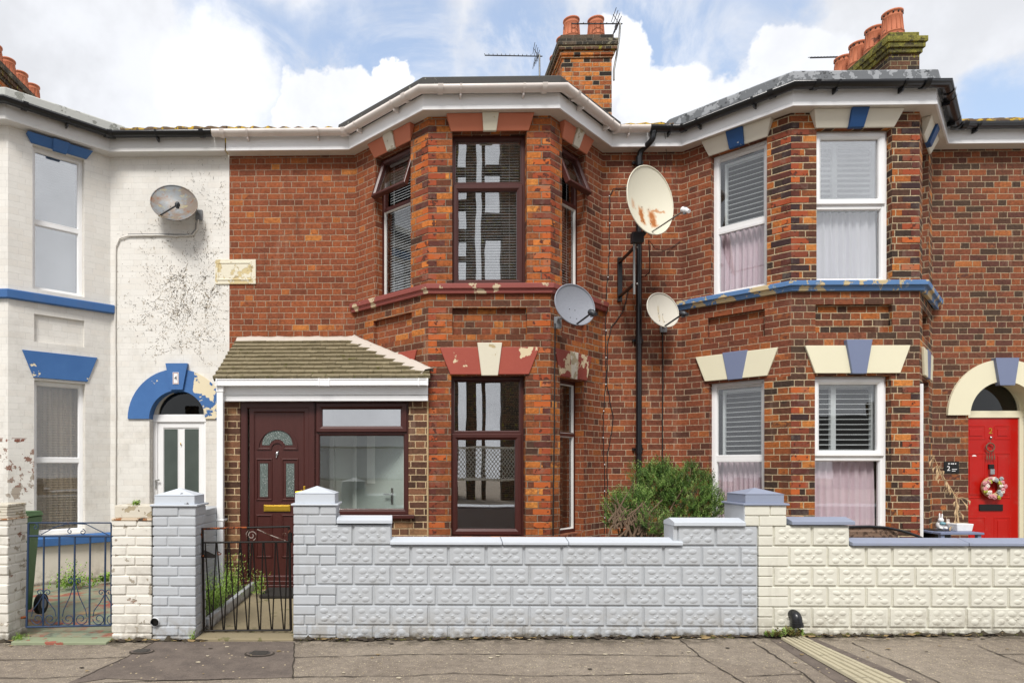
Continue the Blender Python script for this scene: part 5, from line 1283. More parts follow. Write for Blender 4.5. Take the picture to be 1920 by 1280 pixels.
# dirt that gathers at the foot of the walls
b = MB(); rng = random.Random(31)
for (pa, pb) in ((-20, 34), (209, 368), (551, 1424), (1424, 1990)):
    xa, xb = XA(pa, YG), XA(pb, YG); n = int((xb - xa) / .03); v = []
    for i in range(n + 1):
        x = xa + (xb - xa) * i / n; hh = abs(rng.gauss(.012, .012)) + (.015 if pa > 1400 and rng.random() < .4 else 0); dd = .012 + abs(rng.gauss(0, .02))
        v += [(x, YG - dd, gz(x) + .004), (x, YG - .008 - dd * .3, gz(x) + hh * .7 + .003), (x, YG + .002, gz(x) + hh + .004)]
    b.add(v, [(i * 3 + j, i * 3 + 3 + j, i * 3 + 4 + j, i * 3 + 1 + j) for i in range(n) for j in range(2)], 'dirt', True)
b.obj('wall_foot_dirt', None, recalc=False, kind='stuff', label='dark moss and dirt packed into the corner between pavement and garden walls', category='dirt')
b = MB(); rng = random.Random(9)
for i in range(1100):
    px = rng.uniform(5, 1915); g = G(px, 1204); x = g.x; y = YG - abs(rng.gauss(0, .03)) + .01
    if 383 < px < 548 or 35 < px < 205: continue
    r_ = rng.uniform(.006, .03); a0 = rng.uniform(0, 6)
    b.add([(x + r_ * 1.5 * math.cos(a0 + a * 1.05) * rng.uniform(.6, 1.2), y + r_ * .6 * math.sin(a0 + a * 1.05) * rng.uniform(.6, 1.2), gz(x) + .007 + r_ * .7 * rng.random()) for a in range(6)], [(0, 1, 2, 3, 4, 5)], rng.choice(('joint', 'joint', 'soil', 'litter')))
b.obj('wall_foot_debris', None, recalc=False, kind='stuff', label='dark grit and leaf litter gathered along the foot of the garden walls', category='debris')
b = MB(); rng = random.Random(44)
for i in range(230):
    x, y = rng.uniform(-4.5, 6.5), YG - abs(rng.gauss(0, .8)) - .03; r_ = rng.choice((.004, .006, .008, .014, .02)); a0 = rng.uniform(0, 6); m_ = rng.choice(('litter', 'gum', 'gum', 'joint', 'litter'))
    b.add([(x + r_ * rng.uniform(.6, 1.3) * math.cos(a0 + q * 1.256), y + r_ * rng.uniform(.5, 1.2) * math.sin(a0 + q * 1.256), gz(x) + .008 + (r_ * .2 if m_ == 'litter' else 0) * rng.random()) for q in range(5)], [(0, 1, 2, 3, 4)], m_)
b.obj('pavement_litter', None, recalc=False, kind='stuff', label='scattered leaf bits, gum spots and pale chips lying on the pavement', category='litter')
def cover(px, py, rx, ry, label):
    g = G(px, py); b = MB(); n = 24
    for (k0, z, m_) in ((1.0, .007, 'joint'), (.88, .011, 'tarmac'), (.7, .013, 'iron')):
        b.add([(g.x + rx * k0 * math.cos(6.2832 * j / n), g.y + ry * k0 * math.sin(6.2832 * j / n), g.z + z) for j in range(n)], [tuple(range(n))], m_)
    for j in range(-3, 4): b.box(g.x - rx * .5, g.x + rx * .5, g.y + j * ry * .16 - .004, g.y + j * ry * .16 + .004, g.z + .012, g.z + .017, 'iron')
    o = b.obj('stopcock_cover', None, recalc=False, label=label, category='cover', group='iron covers in the pavement'); del o['_w']
cover(266, 1222, .1, .075, 'dark iron cover in the tarmac in front of the white garden pier')
cover(487, 1226, .12, .09, 'dark iron cover in the tarmac in front of the black gate')
# drain channel across the pavement
DCH = thing('drain_channel', 'pale ribbed concrete drain channel crossing the pavement from the cream wall', 'drain', tuple(G(1487, 1200)))
aL, aR, cL, cR = G(1462, 1199), G(1508, 1196), G(1604, 1281), G(1697, 1281)
def ext(a, c_, s): return a + (c_ - a) * s
b = MB(); a1, a2, c1, c2 = aL, aR, ext(aL, cL, 2.2), ext(aR, cR, 2.2)
def lerpq(t_, s, dz): p = (a1.lerp(a2, t_)).lerp(c1.lerp(c2, t_), s); return (p.x, p.y, gz(p.x) + dz)
b.add([lerpq(-.35, 0, .003), lerpq(1.35, 0, .003), lerpq(1.35, 1, .003), lerpq(-.35, 1, .003)], [(0, 1, 2, 3)], 'tarmac')
b.obj('bedding', DCH, recalc=False)
b = MB()
b.add([lerpq(.02, 0, .006), lerpq(.98, 0, .006), lerpq(.98, 1, .006), lerpq(.02, 1, .006)], [(0, 1, 2, 3)], 'soil')
for i in range(5):
    ta, tb = .04 + i * .185, .04 + i * .185 + .165
    for q in range(14):
        s0, s1 = q / 14, (q + 1) / 14; h = .022 + U(-.002, .002)
        v = [lerpq(ta, s0, .004), lerpq(ta + .03, s0, h), lerpq(tb - .03, s0, h), lerpq(tb, s0, .004), lerpq(ta, s1, .004), lerpq(ta + .03, s1, h), lerpq(tb - .03, s1, h), lerpq(tb, s1, .004)]
        b.add(v, [(0, 1, 5, 4), (1, 2, 6, 5), (2, 3, 7, 6), (0, 1, 2, 3)], 'gully')
b.obj('channel', DCH, recalc=False)
# front gardens
xg = [XA(-60, YG), XA(212, 6.0), XA(383, 6.0), XA(552, 6.0), XA(1420, 6.0), 12]
def garden(x0, x1, mt, name, y0=YG + .2, dz=0.003):
    b = MB(); xs = [x0 + (x1 - x0) * i / 6 for i in range(7)]; v = []
    for x in xs: v += [(x, y0, gz(x) + dz), (x, YB + .3, gz(x) + dz)]
    b.add(v, [(2 * i, 2 * i + 2, 2 * i + 3, 2 * i + 1) for i in range(6)], mt); return b.obj(name, None, recalc=False, kind='structure')
XBed = -1.72
garden(-9, -2.25, 'tiles', 'garden_tiles'); garden(-2.25, XBed, 'soil', 'flower_bed', dz=.05); garden(XBed, XA(552, 5.8), 'concrete', 'garden_path', y0=YG + .08)
garden(XA(552, 5.8), XA(1400, 6), 'soil', 'garden_soil'); garden(XA(1400, 6), 12, 'concrete', 'garden_paving')
b = MB(); b.box(XA(33, YG), XA(209, YG), YG - .10, YG + .06, -.2, gz(-2.9) + .025, 'tiles2'); b.obj('threshold', None, bevel=.008, kind='structure')
b = MB(); b.box(XA(48, YG), XA(209, YG), YG + .075, YG + .28, -.2, gz(-2.9) + .03, 'tiles'); b.obj('threshold', None, bevel=.006, kind='structure')
b = MB(); b.box(XA(367, YG) + .004, XA(551, YG), YG - .03, YG + .30, -.2, gz(-1.3) + .022, 'concrete'); b.obj('threshold', None, bevel=.008, kind='structure')
b = MB(); b.box(XBed - .05, XBed, YG + .33, 7.75, -.1, .1, 'grey_paint'); b.obj('bed_edging', None, bevel=.006, kind='structure')
b = MB(); x_ = XA(560, 7.6); b.box(XBed + .15, x_, 7.28, 7.78, 0, .035, 'black_mat'); b.obj('doormat', None, bevel=.01, label='black doormat in front of the mahogany porch door', category='doormat')

# ======== painted garden walls
def bricks(b, x0, x1, y0, y1, z0, z1, ch, mt, bl=.215, seed=0, gap=.008, jit=.002):
    rng = random.Random(seed); b.box(x0 + .008, x1 - .008, y0 + .008, y1 - .008, z0, z1, mt); z = z0; r_ = 0
    while z < z1 - .01:
        zt = min(z + ch, z1); wd = x1 - x0; f = (.62 if r_ % 2 else .36) + rng.uniform(-.03, .03)
        cuts = [0, f, 1] if wd < .5 else [0] + [(.5 if r_ % 2 else 1) * .22 / wd + .22 / wd * i for i in range(int(wd / .22))] + [1]
        cuts = sorted({c_ for c_ in cuts if 0 <= c_ <= 1}); dc_ = [0, .36 if r_ % 2 else .64, 1]
        for i in range(len(cuts) - 1):
            for j in range(2):
                a, c_ = x0 + wd * cuts[i], x0 + wd * cuts[i + 1]; p, q = y0 + (y1 - y0) * dc_[j], y0 + (y1 - y0) * dc_[j + 1]
                if c_ - a < .03: continue
                o_ = rng.uniform(-jit, jit * 2)
                b.box(a + gap / 2 - (gap / 2 if i == 0 else 0), c_ - gap / 2 + (gap / 2 if i == len(cuts) - 2 else 0), p + gap / 2 * (j == 1) - o_ * (j == 0), q - gap / 2 * (j == 0), z + gap / 2, zt - gap / 2, mt, jit=jit * .7)
        z += ch; r_ += 1
def dome(b, F, u, z, a, c_, h, w, rot, mt):
    n = 10; v = [(u, w + h, z)]; cr, sr = math.cos(rot), math.sin(rot)
    for k_, hh in ((.72, .9), (1, 0)):
        for j in range(n):
            an = 6.2832 * j / n; x, y = math.cos(an) * a * k_, math.sin(an) * c_ * k_; v.append((u + x * cr - y * sr, w + h * hh, z + x * sr + y * cr))
    f = [(0, 1 + j, 1 + (j + 1) % n) for j in range(n)] + [(1 + j, 1 + n + j, 1 + n + (j + 1) % n, 1 + (j + 1) % n) for j in range(n)]
    b.add(v, f, mt, True)
def blocks(b, bd, F, u0, u1, z0, z1, mt, rng, halfat=()):
    u = u0; i = 0
    while u < u1 - .04:
        L = .3165 if i not in halfat else .215
        e = min(u + L, u1)
        if u1 - e < .06: e = u1
        g = .0065; o_ = rng.uniform(-.001, .0015)
        b.box(u + g, e - g, -.06, -.006 + o_, z0 + g, z1 - g, mt, jit=.0008)
        m_ = .012; pu0, pu1, pz0, pz1 = u + m_, e - m_, z0 + m_, z1 - m_
        if pz1 - pz0 > .05 and pu1 - pu0 > .08:
            b.box(pu0, pu1, -.02, .004 + o_, pz0, pz1, mt)
            nf = 3 if e - u > .28 else 2; cz = (pz0 + pz1) / 2; hh = (pz1 - pz0)
            for q in range(nf):
                cu = pu0 + (pu1 - pu0) * ((q + .5) / nf) * .9 + (pu1 - pu0) * .05
                for s in (-1, 1):
                    for t_ in ((0,) if hh > .06 else (0,)):
                        dome(bd, F, cu + rng.uniform(-.008, .008), cz + s * hh * .24 + rng.uniform(-.003, .003), rng.uniform(.032, .041), hh * rng.uniform(.15, .2), rng.uniform(.004, .007), .003 + o_, rng.uniform(-.25, .25), mt)
            for q in range(nf - 1):
                cu = pu0 + (pu1 - pu0) * ((q + 1) / nf) * .9 + (pu1 - pu0) * .05
                dome(bd, F, cu, cz, .016, .012, .005, .003 + o_, rng.uniform(-.8, .8), mt); dome(bd, F, cu + rng.uniform(-.02, .02), cz - .012, .018, .010, .004, .003 + o_, rng.uniform(-.8, .8), mt)
        u = e; i += 1
def coping(b, F, u0, u1, zt, th, mt, wf=.03, wb=-.2, rise=.03, segs=None):
    segs = segs or [(u0, u1)]
    for a, c_ in segs:
        g = .003
        v = []
        for u in (a + g, c_ - g): v += [(u, wb, zt - th), (u, wf, zt - th), (u, wf, zt), (u, (wf + wb) / 2, zt + rise), (u, wb, zt)]
        b.add(v, [(0, 1, 2, 3, 4), (9, 8, 7, 6, 5), (0, 5, 6, 1), (1, 6, 7, 2), (2, 7, 8, 3), (3, 8, 9, 4), (4, 9, 5, 0)], mt)
def piercap(parent, x0, x1, y0, y1, zp, mt, zb=.018, zh=.085, za=.06, ins=.012):
    b = MB(); o_ = .03
    b.box(x0 - o_ + .012, x1 + o_ - .012, y0 - o_ + .012, y1 + o_, zp, zp + zb, mt); b.box(x0 + ins, x1 - ins, y0 + ins, y1 - ins, zp + zb - .002, zp + zb + zh, mt)
    zc = zp + zb + zh; xm, ym = (x0 + x1) / 2, (y0 + y1) / 2; a, c_, p, q = x0 + ins - .004, x1 - ins + .004, y0 + ins - .004, y1 - ins + .004
    b.add([(a, p, zc), (c_, p, zc), (c_, q, zc), (a, q, zc), (xm, ym, zc + za)], [(0, 1, 4), (1, 2, 4), (2, 3, 4), (3, 0, 4)], mt)
    return b.obj('pier_cap', parent, bevel=.006)
GW = Fr((XA(551, YG), YG), (XA(551, YG) + 1, YG)); gu = lambda px, w=0: GW.hit(px, 1100, w)[0]; gzz = lambda py, w=0: GW.hit(1000, py, w)[1]
rowt = [1022, 1059.5, 1097, 1135, 1173, 1211]; rz = [gzz(y) for y in rowt]; stept = gzz(984); ch_ = (rz[0] - rz[4]) / 8
GWL = thing('garden_wall', 'pale grey painted wall of embossed blocks in front of the middle house', 'garden wall', (XA(900, YG), YG, 0))
CWL = thing('garden_wall', 'cream painted wall of embossed blocks with slate blue coping, on the right', 'garden wall', (XA(1650, YG), YG, 0))
rng = random.Random(21)
XE = gu(1422); XEND = gu(2150)
for (T, m_, spans, name) in ((GWL, 'grey_paint', [(gu(551), XE)], 0), (CWL, 'cream_paint', [(XE + .001, XEND)], 1)):
    b = MB(GW); bd = MB(GW); s0, s1 = spans[0]
    b.box(s0 + .01, s1 - .001, -.2, -.012, -.15, rz[0], m_)
    if name == 0:
        b.box(gu(592), gu(735) - .004, -.2, -.012, rz[0], stept, m_); b.box(gu(1263), s1 - .001, -.2, -.012, rz[0], stept, m_)
        b.box(gu(1263) - .002, gu(1263) + .03, -.2, .0, rz[0], stept, m_)
        blocks(b, bd, GW, gu(592), gu(735), rz[0], stept, m_, rng); blocks(b, bd, GW, gu(1270), gu(1421), rz[0], stept, m_, rng)
        for r_ in range(5): blocks(b, bd, GW, gu(630 if r_ % 2 == 0 else 593), s1 - .002, rz[r_ + 1], rz[r_], m_, rng, halfat={0: (7,), 1: (3,), 2: (2,), 3: (4,), 4: (9,)}[r_])
        px_ = MB(); bricks(px_, XA(550, YG), XA(630.5, YG), YG - .004, YG + .335, stept, gzz(948), ch_, m_, seed=4); px_.box(XA(551, YG), XA(630, YG), YG + .008, YG + .33, -.15, rz[0], m_); px_.box(XA(551, YG), XA(630, YG), YG + .008, YG + .33, rz[0], stept, m_)
        for r_ in range(12):
            k_ = (r_ + 2) // 2; zt = stept - r_ * (stept - rz[0]) / 2 if r_ < 2 else rz[0] - (r_ - 2) * ch_; zb_ = zt - ch_; xe = XA(592 if k_ % 2 else 630.5, YG); x0_ = XA(550, YG); f_ = (.5 if r_ % 2 else .0) if k_ % 2 else (.62 if r_ % 2 else .33); xm_ = x0_ + (xe - x0_) * f_
            for (xa_, xb_) in (((x0_, xm_ - .004), (xm_ + .004, xe - .004)) if f_ else ((x0_, xe - .004),)): px_.box(xa_, xb_, YG - .004 + U(-.003, .002), YG + .32, zb_ + .004, zt - .004, m_, jit=.0015)
        # teeth bricks that bond the pier
        pr = px_.obj('pier', T, bevel=.008)
        b2 = MB(); piercap(T, XA(550, YG), XA(630.5, YG), YG - .004, YG + .335, gzz(948), 'cap_grey')
        cz0, cz1 = gzz(1021.5), gzz(1016)
        bc = MB(GW); coping(bc, GW, 0, 0, gzz(1015.5, .03), .026, 'cap_grey', segs=[(gu(731), gu(941)), (gu(941), gu(1065)), (gu(1065), gu(1279))]); bc.obj('coping', T, bevel=.004)
        bc = MB(GW); coping(bc, GW, gu(631), gu(736), gzz(974.5, .03), .032, 'cap_grey'); bc.obj('coping', T, bevel=.004)
        bc = MB(GW); coping(bc, GW, gu(1261), gu(1396) , gzz(978, .03), .032, 'cap_grey'); bc.obj('coping', T, bevel=.004)
    else:
        b.box(s0, gu(1594), -.2, -.012, rz[0], stept, m_)
        blocks(b, bd, GW, gu(1450), gu(1593), rz[0], stept, m_, rng)
        for r_ in range(5): blocks(b, bd, GW, gu(1479 if r_ % 2 == 0 else 1450), s1, rz[r_ + 1], rz[r_], m_, rng, halfat={0: (2,), 1: (1,), 2: (2,), 3: (5,), 4: (6,)}[r_])
        bt = MB(); 
        for r_ in range(-2, 10):   # toothed bricks at the end of the cream wall
            zt = rz[0] - r_ * ch_; xe = XA(1479 if (r_ // 2) % 2 == 0 else 1450, YG)
            bt.box(XA(1422.5, YG), xe - .004, YG + .012 - .014 + U(-.002, .002), YG + .1, zt - ch_ + .004, zt - .004, m_)
        bt.obj('end_bricks', T, bevel=.006)
        pp = MB(); x0, x1 = XA(1396, YG), XA(1474, YG); bricks(pp, x0, x1, YG - .006, YG + .335, gzz(985), gzz(946), (gzz(946) - gzz(985)) / 2, m_, seed=8); pp.box(x0 - .006, x0 + .012, YG - .004, YG + .333, gzz(985), gzz(946) - .002, 'grey_paint')
        pp.obj('pier', T, bevel=.006)
        piercap(T, x0, x1, YG - .006, YG + .335, gzz(946.5), 'cap_blue', zh=.075, za=.05)
        bc = MB(GW); coping(bc, GW, 0, 0, gzz(1015.5, .03), .026, 'cap_blue', segs=[(gu(1594), gu(1812)), (gu(1812), gu(2040)), (gu(2040), XEND)]); bc.obj('coping', T, bevel=.004)
        bc = MB(GW); coping(bc, GW, gu(1481), gu(1600), gzz(976, .03), .03, 'cap_blue'); bc.obj('coping', T, bevel=.004)
    b.obj('blockwork', T, bevel=.003, seg=2); bd.obj('embossing', T, recalc=False)
# left grey pier with its low party wall
GP = thing('gate_pier', 'pale grey painted brick pier with chipped pyramid cap, left of the black gate', 'gate pier', (XA(326, YG), YG, 0), 'brick gate piers along the pavement')
b = MB(); x0, x1 = XA(286, YG), XA(367, YG); zt = ZA(326, 949, YG); bricks(b, x0, x1, YG - .004, YG + .3, zt - ch_ * 14, zt, ch_ * 1.0, 'grey_paint', seed=14); b.obj('shaft', GP, bevel=.009)
piercap(GP, x0, x1, YG - .004, YG + .3, zt, 'cap_chip', zh=.075, za=.06)
b = MB(); n_ = 24; c_ = W(291, 1165, YG - .01)
b.tube([c_ + Vector((0, .08, 0)), c_ + Vector((0, -.02, 0))], .036, 'white', 18, caps=False); b.tube([c_ + Vector((0, .02, 0)), c_ + Vector((0, -.021, 0))], .027, 'black', 18, caps=False); b.tube([c_ + Vector((0, .03, 0)), c_ + Vector((0, .0, 0))], .034, 'black', 18)
b.obj('waste_pipe', GP, recalc=False)
b = MB(); bricks(b, -2.42, -2.17, YG + .3, YB - .9, -.1, .99, ch_, 'grey_paint', seed=15); o = b.obj('party_wall', None, bevel=.005, label='pale grey painted brick wall running back beside the flower bed', category='garden wall'); del o['_w']
WP = thing('gate_pier', 'flaking white painted brick pier between the blue gate and the pale grey pier', 'gate pier', (XA(247, YG), YG, 0), 'brick gate piers along the pavement')
b = MB(); x0, x1 = XA(209, YG), XA(284, YG); bricks(b, x0, x1, YG, YG + .3, -.12, ZA(247, 974, YG), .083, 'white_pier_paint', seed=16, jit=.004); b.obj('shaft', WP, bevel=.009)
b = MB(); b.box(x0 - .0, x1 + .004, YG - .008, YG + .31, ZA(247, 976, YG), ZA(247, 971, YG), 'mortar_rust'); b.box(x0 + .02, x1 - .001, YG + .01, YG + .29, ZA(247, 971, YG), ZA(247, 947, YG), 'stone_white'); b.obj('pier_cap', WP, bevel=.008)
LP = thing('gate_pier', 'flaking white painted brick pier beside the green wheelie bin', 'gate pier', (XA(-20, YG), YG, 0), 'brick gate piers along the pavement')
b = MB(); x0, x1 = XA(-60, YG), XA(15, YG); bricks(b, x0, x1, YG, YG + .30, -.12, ZA(0, 972, YG), .083, 'white_pier_paint', seed=17, jit=.005); b.obj('shaft', LP, bevel=.01)
b = MB(); z = ZA(0, 972, YG)
for i in range(5): b.box(x0 + U(0, .02), x1 - U(0, .014), YG + U(0, .012), YG + .29, z + i * .025, z + i * .025 + .023, 'stone_white')
b.box(x0, x1 + .01, YG - .01, YG + .3, z - .012, z, 'mortar_rust'); b.obj('pier_cap', LP, bevel=.006)

# ======== gates
def spiral(c_, r0, turns, a0, Y, sgn=1, n=26):
    o = []
    for i in range(n + 1):
        t_ = i / n; a = a0 + sgn * turns * 6.2832 * t_; r_ = r0 * (1 - .75 * t_); o.append(W(c_[0] + r_ * math.cos(a), c_[1] + r_ * math.sin(a), Y))
    return o
Yq = YG + .16
BG = thing('gate', 'rusty black iron gate with zigzag bars in front of the mahogany door', 'gate', tuple(W(463, 1180, Yq)), 'iron garden gates')
q = lambda x, y, s=4.573, ox=360, oy=940, Y=Yq: W(ox + x / s, oy + y / s, Y)
b = MB()
b.tube([q(90, 228), q(103, 1105)], .011, 'black_iron', 4); b.tube([q(833, 225), q(848, 1102)], .012, 'black_iron', 4)
b.tube([q(95, 350), q(860, 343)], .0085, 'black_iron', 4); b.tube([q(105, 1105), q(850, 1100)], .01, 'black_iron', 4)
b.tube([q(470, 222), q(840, 214)], .009, 'black_iron', 4); b.tube([q(80, 233), q(470, 222)], .009, 'rust_iron', 4); b.tube([q(84, 228), q(88, 310)], .0115, 'rust_iron', 4)
b.obj('frame', BG)
tops = [108, 210, 315, 412, 515, 612, 720, 822]; bots = [168, 272, 375, 480, 582, 685, 790]
for i in range(7):
    b = MB(); b.tube([q(tops[i] + 4, 350), q(bots[i] - 5, 1095)], .006, 'black_iron', 4); b.tube([q(tops[i + 1] - 4, 348), q(bots[i] + 5, 1095)], .006, 'black_iron', 4); b.obj('bar', BG)
b = MB(); b.tube(spiral((360 + 512 / 4.573, 940 + 290 / 4.573), 9.5, 1.35, 1.2, Yq, -1), .005, 'rust_light', 5); b.tube([q(470, 330), q(465, 270), q(490, 240)], .004, 'rust_light', 4); b.tube([q(560, 238), q(640, 275), q(800, 335)], .006, 'rust_light', 4); b.tube(spiral((360 + 795 / 4.573, 940 + 285 / 4.573), 4.5, .9, 3, Yq, 1), .004, 'rust_light', 5); b.obj('scroll', BG)
b = MB(); p = q(108, 415); p2 = q(200, 482)
b.add([tuple(q(105, 412)), tuple(q(200, 455)), tuple(q(200, 482)), tuple(q(105, 482))] + [tuple(q(x, y, Y=Yq + .03)) for x, y in ((105, 412), (200, 455), (200, 482), (105, 482))], [(0, 1, 2, 3), (7, 6, 5, 4), (0, 4, 5, 1), (1, 5, 6, 2), (2, 6, 7, 3), (3, 7, 4, 0)], 'black_iron')
b.tube(spiral((410.5, 1036), 4, 1, 0, Yq - .01), .005, 'rust_iron', 5); b.tube([q(55, 470), q(105, 465)], .012, 'rust_iron', 6); b.tube([q(845, 265), q(845, 340)], .016, 'black_iron', 6); b.obj('latch', BG)
BL_ = thing('gate', 'faded blue iron gate with scrolls in front of the white house', 'gate', tuple(W(128, 1172, Yq)), 'iron garden gates')
q2 = lambda x, y: q(x, y, 4.267, 0, 930)
b = MB(); b.tube([q2(228, 215), q2(212, 1045)], .011, 'blue_iron', 4); b.tube([q2(890, 215), q2(890, 1032)], .008, 'blue_iron', 4); b.tube([q2(228, 212), q2(890, 212)], .006, 'blue_iron', 4); b.tube([q2(225, 318), q2(892, 318)], .009, 'blue_iron', 4); b.tube([q2(210, 1045), q2(892, 1030)], .01, 'blue_iron', 4); b.tube([q2(170, 970), q2(215, 965)], .012, 'rust_iron', 6); b.obj('frame', BL_)
for x in (350, 474, 597, 720, 842): b = MB(); b.tube([q2(x + 2, 320), q2(x - 5, 1035)], .009, 'blue_iron', 4); b.obj('bar', BL_)
S2 = lambda cx, cy, r_, t_, a0, sg: spiral((cx / 4.267, 930 + cy / 4.267), r_ / 4.267, t_, a0, Yq - .01, sg)
b = MB(); mt = 'blue_iron'; rr = .0042
for cx in (350, 597, 842):
    top = 690 if cx == 597 else 780
    for sg in (-1, 1):
        b.tube([q2(cx + sg * 5, top + 5), q2(cx + sg * 40, top + (900 - top) * .55), q2(cx + sg * 88, 910), q2(cx + sg * 98, 960)], rr, mt, 4)
        b.tube(S2(cx + sg * 50, 980, 50, 1.3, 0 if sg > 0 else math.pi, sg), rr, mt, 4)
        b.tube(S2(cx + sg * 32, top - 12, 26, 1.1, math.pi if sg > 0 else 0, sg), rr, mt, 4)
b.tube([q2(330, 305), q2(430, 250), q2(520, 222), q2(597, 218), q2(690, 222), q2(770, 262), q2(870, 310)], rr, mt, 4); b.tube(S2(660, 285, 24, 1.2, -1.5, 1), rr, mt, 4); b.tube(S2(285, 245, 24, 1.0, -1.5, 1), rr, mt, 4); b.tube(S2(560, 280, 22, 1.0, -1.5, -1), rr, mt, 4)
b.obj('scrollwork', BL_)

# ======== wheelie bin
WB = thing('wheelie_bin', 'green plastic wheelie bin behind the far left pier', 'wheelie bin', (-3.87, 6.2, 0))
b = MB(); X0, X1, Y0, Y1 = -4.16, -3.58, 5.88, 6.48
v = []
for z, f in ((.06, .80), (.9, .97), (.92, 1.03), (.98, 1.03)):
    xm, ym, hx, hy = (X0 + X1) / 2, (Y0 + Y1) / 2, (X1 - X0) / 2 * f, (Y1 - Y0) / 2 * f
    v += [(xm - hx, ym - hy, z), (xm + hx, ym - hy, z), (xm + hx, ym + hy, z), (xm - hx, ym + hy, z)]
b.add(v, [(3, 2, 1, 0), (12, 13, 14, 15)] + [(i * 4 + j, i * 4 + (j + 1) % 4, i * 4 + 4 + (j + 1) % 4, i * 4 + 4 + j) for i in range(3) for j in range(4)], 'bin'); b.obj('body', WB, bevel=.012)
b = MB(); b.add([(X0 - .02, Y0 - .03, .985), (X1 + .02, Y0 - .03, .985), (X1 + .02, Y1 + .02, .985), (X0 - .02, Y1 + .02, .985), (X0, Y0 + .05, 1.05), (X1, Y0 + .05, 1.05), (X1, Y1, 1.03), (X0, Y1, 1.03)], [(3, 2, 1, 0), (4, 5, 6, 7), (0, 1, 5, 4), (1, 2, 6, 5), (2, 3, 7, 6), (3, 0, 4, 7)], 'bin'); b.tube([(X0 + .02, Y0 - .05, .99), (X1 + .03, Y0 - .05, .99)], .018, 'bin', 8); b.obj('lid', WB, bevel=.01)
for xw in (X0 - .0, X1 - .015):
    b = MB(); b.tube([(xw, 6.46, .105), (xw + .045, 6.46, .105)], .1, 'tyre', 20); b.tube([(xw - .004, 6.46, .105), (xw + .05, 6.46, .105)], .05, 'grey_plastic', 14); b.obj('wheel', WB)

# ======== things by the right house
F = GD
SG = thing('house_sign', 'small black house sign with a white 2 between the bay and the red door', 'sign', tuple(F(F.U(1783), 0, F.hit(1783, 875)[1])))
b = MB(F); s0, s1, z0_, z1_ = F.U(1769), F.U(1797), F.hit(1783, 887)[1], F.hit(1783, 865)[1]; b.box(s0, s1, .0, .012, z0_, z1_, 'black'); b.obj('plate', SG, bevel=.002)
text(SG, '2', F, s0 + .055, (z0_ + z1_) / 2 - .015, .09, 'white', w=.013, name='number')
b = MB(F)
for i, (dx, wd) in enumerate(((.05, .02), (.085, .012), (.105, .022), (.14, .014))): b.box(s0 + dx, s0 + dx + wd, .012, .014, z1_ - .035, z1_ - .02, 'white')
for j in (0, 1): b.box(s0 + .10, s0 + .165 - j * .02, .012, .014, z0_ + .05 - j * .022, z0_ + .058 - j * .022, 'white')
b.obj('small_lettering', SG)
wr = pt3(1860, 913, YB + .16); WR = thing('wreath', 'round wreath of pink and cream flowers hanging on the red door', 'wreath', tuple(wr))
rng = random.Random(2); b = MB()
b.tube([(wr.x + .115 * math.cos(a * .3), wr.y, wr.z + .115 * math.sin(a * .3)) for a in range(22)], .03, 'dry', 8); b.obj('ring', WR)
for i in range(26):
    a = i * 6.2832 / 26 + rng.uniform(-.1, .1); r_ = .118 + rng.uniform(-.03, .035); x, z = wr.x + r_ * math.cos(a), wr.z + r_ * math.sin(a); b = MB()
    m_ = rng.choice(('petal_pink', 'petal_cream', 'petal_cream', 'petal_grey', 'petal_pink'))
    if i % 6 == 3: m_ = 'leaf_lime'
    for k_ in range(6):
        aa = k_ * 1.05 + a; b.ell(x + .016 * math.cos(aa), wr.y - .03 - rng.uniform(0, .012), z + .016 * math.sin(aa), .016, .01, .016, m_, 6, 4)
    b.ell(x, wr.y - .045, z, .01, .01, .01, m_, 6, 4); b.obj('flower', WR)
dcp = pt3(1857, 838, YB + .17); DC = thing('door_charm', 'brown woven ring charm with feathers hanging on the red door', 'ornament', tuple(dcp))
b = MB(); b.tube([(dcp.x + .055 * math.cos(a * .3), dcp.y, dcp.z + .055 * math.sin(a * .3)) for a in range(22)], .008, 'bark', 6); b.tube([(dcp.x, dcp.y, dcp.z + .055), (dcp.x, dcp.y, dcp.z + .12)], .003, 'bark', 4); b.obj('ring', DC)
for i, dx in enumerate((-.045, -.015, .015, .045)):
    b = MB(); zl = dcp.z - .05; b.tube([(dcp.x + dx, dcp.y, zl), (dcp.x + dx * 1.1, dcp.y - .005, zl - .06)], .003, 'bark', 4); b.ell(dcp.x + dx * 1.1, dcp.y - .006, zl - .09, .01, .004, .035, 'bark', 6, 4); b.obj('feather', DC)
# grey table, black crate, rabbit, potted dead plant
TB = thing('garden_table', 'small slate grey table beside the red door, behind the cream wall', 'table', (XA(1800, 8.0), 8.0, 0))
tx0, tx1, ty0, ty1, tz_ = XA(1764, 7.75), XA(1846, 7.75), 7.75, 8.25, ZA(1800, 998, 7.75)
b = MB()
for i in range(4): b.box(tx0, tx1, ty0 + i * .127, ty0 + i * .127 + .12, tz_ - .025, tz_, 'slate_key')
b.obj('table_top', TB, bevel=.004)
for x in (tx0 + .02, tx1 - .06):
    for y in (ty0 + .02, ty1 - .06): b = MB(); b.box(x, x + .04, y, y + .04, .08, tz_ - .026, 'slate_key'); b.obj('leg', TB)
b = MB(); x0 = XA(1748, 7.95); b.box(x0, x0 + .18, 7.9, 8.2, .1, ZA(1755, 994, 7.9), 'black'); o = b.obj('planter_box', None, bevel=.01, label='black box under the white rabbit ornament', category='planter'); del o['_w']
rb = pt3(1763, 992, 8.05); RBT = MB()
e = RBT.ell; z = rb.z
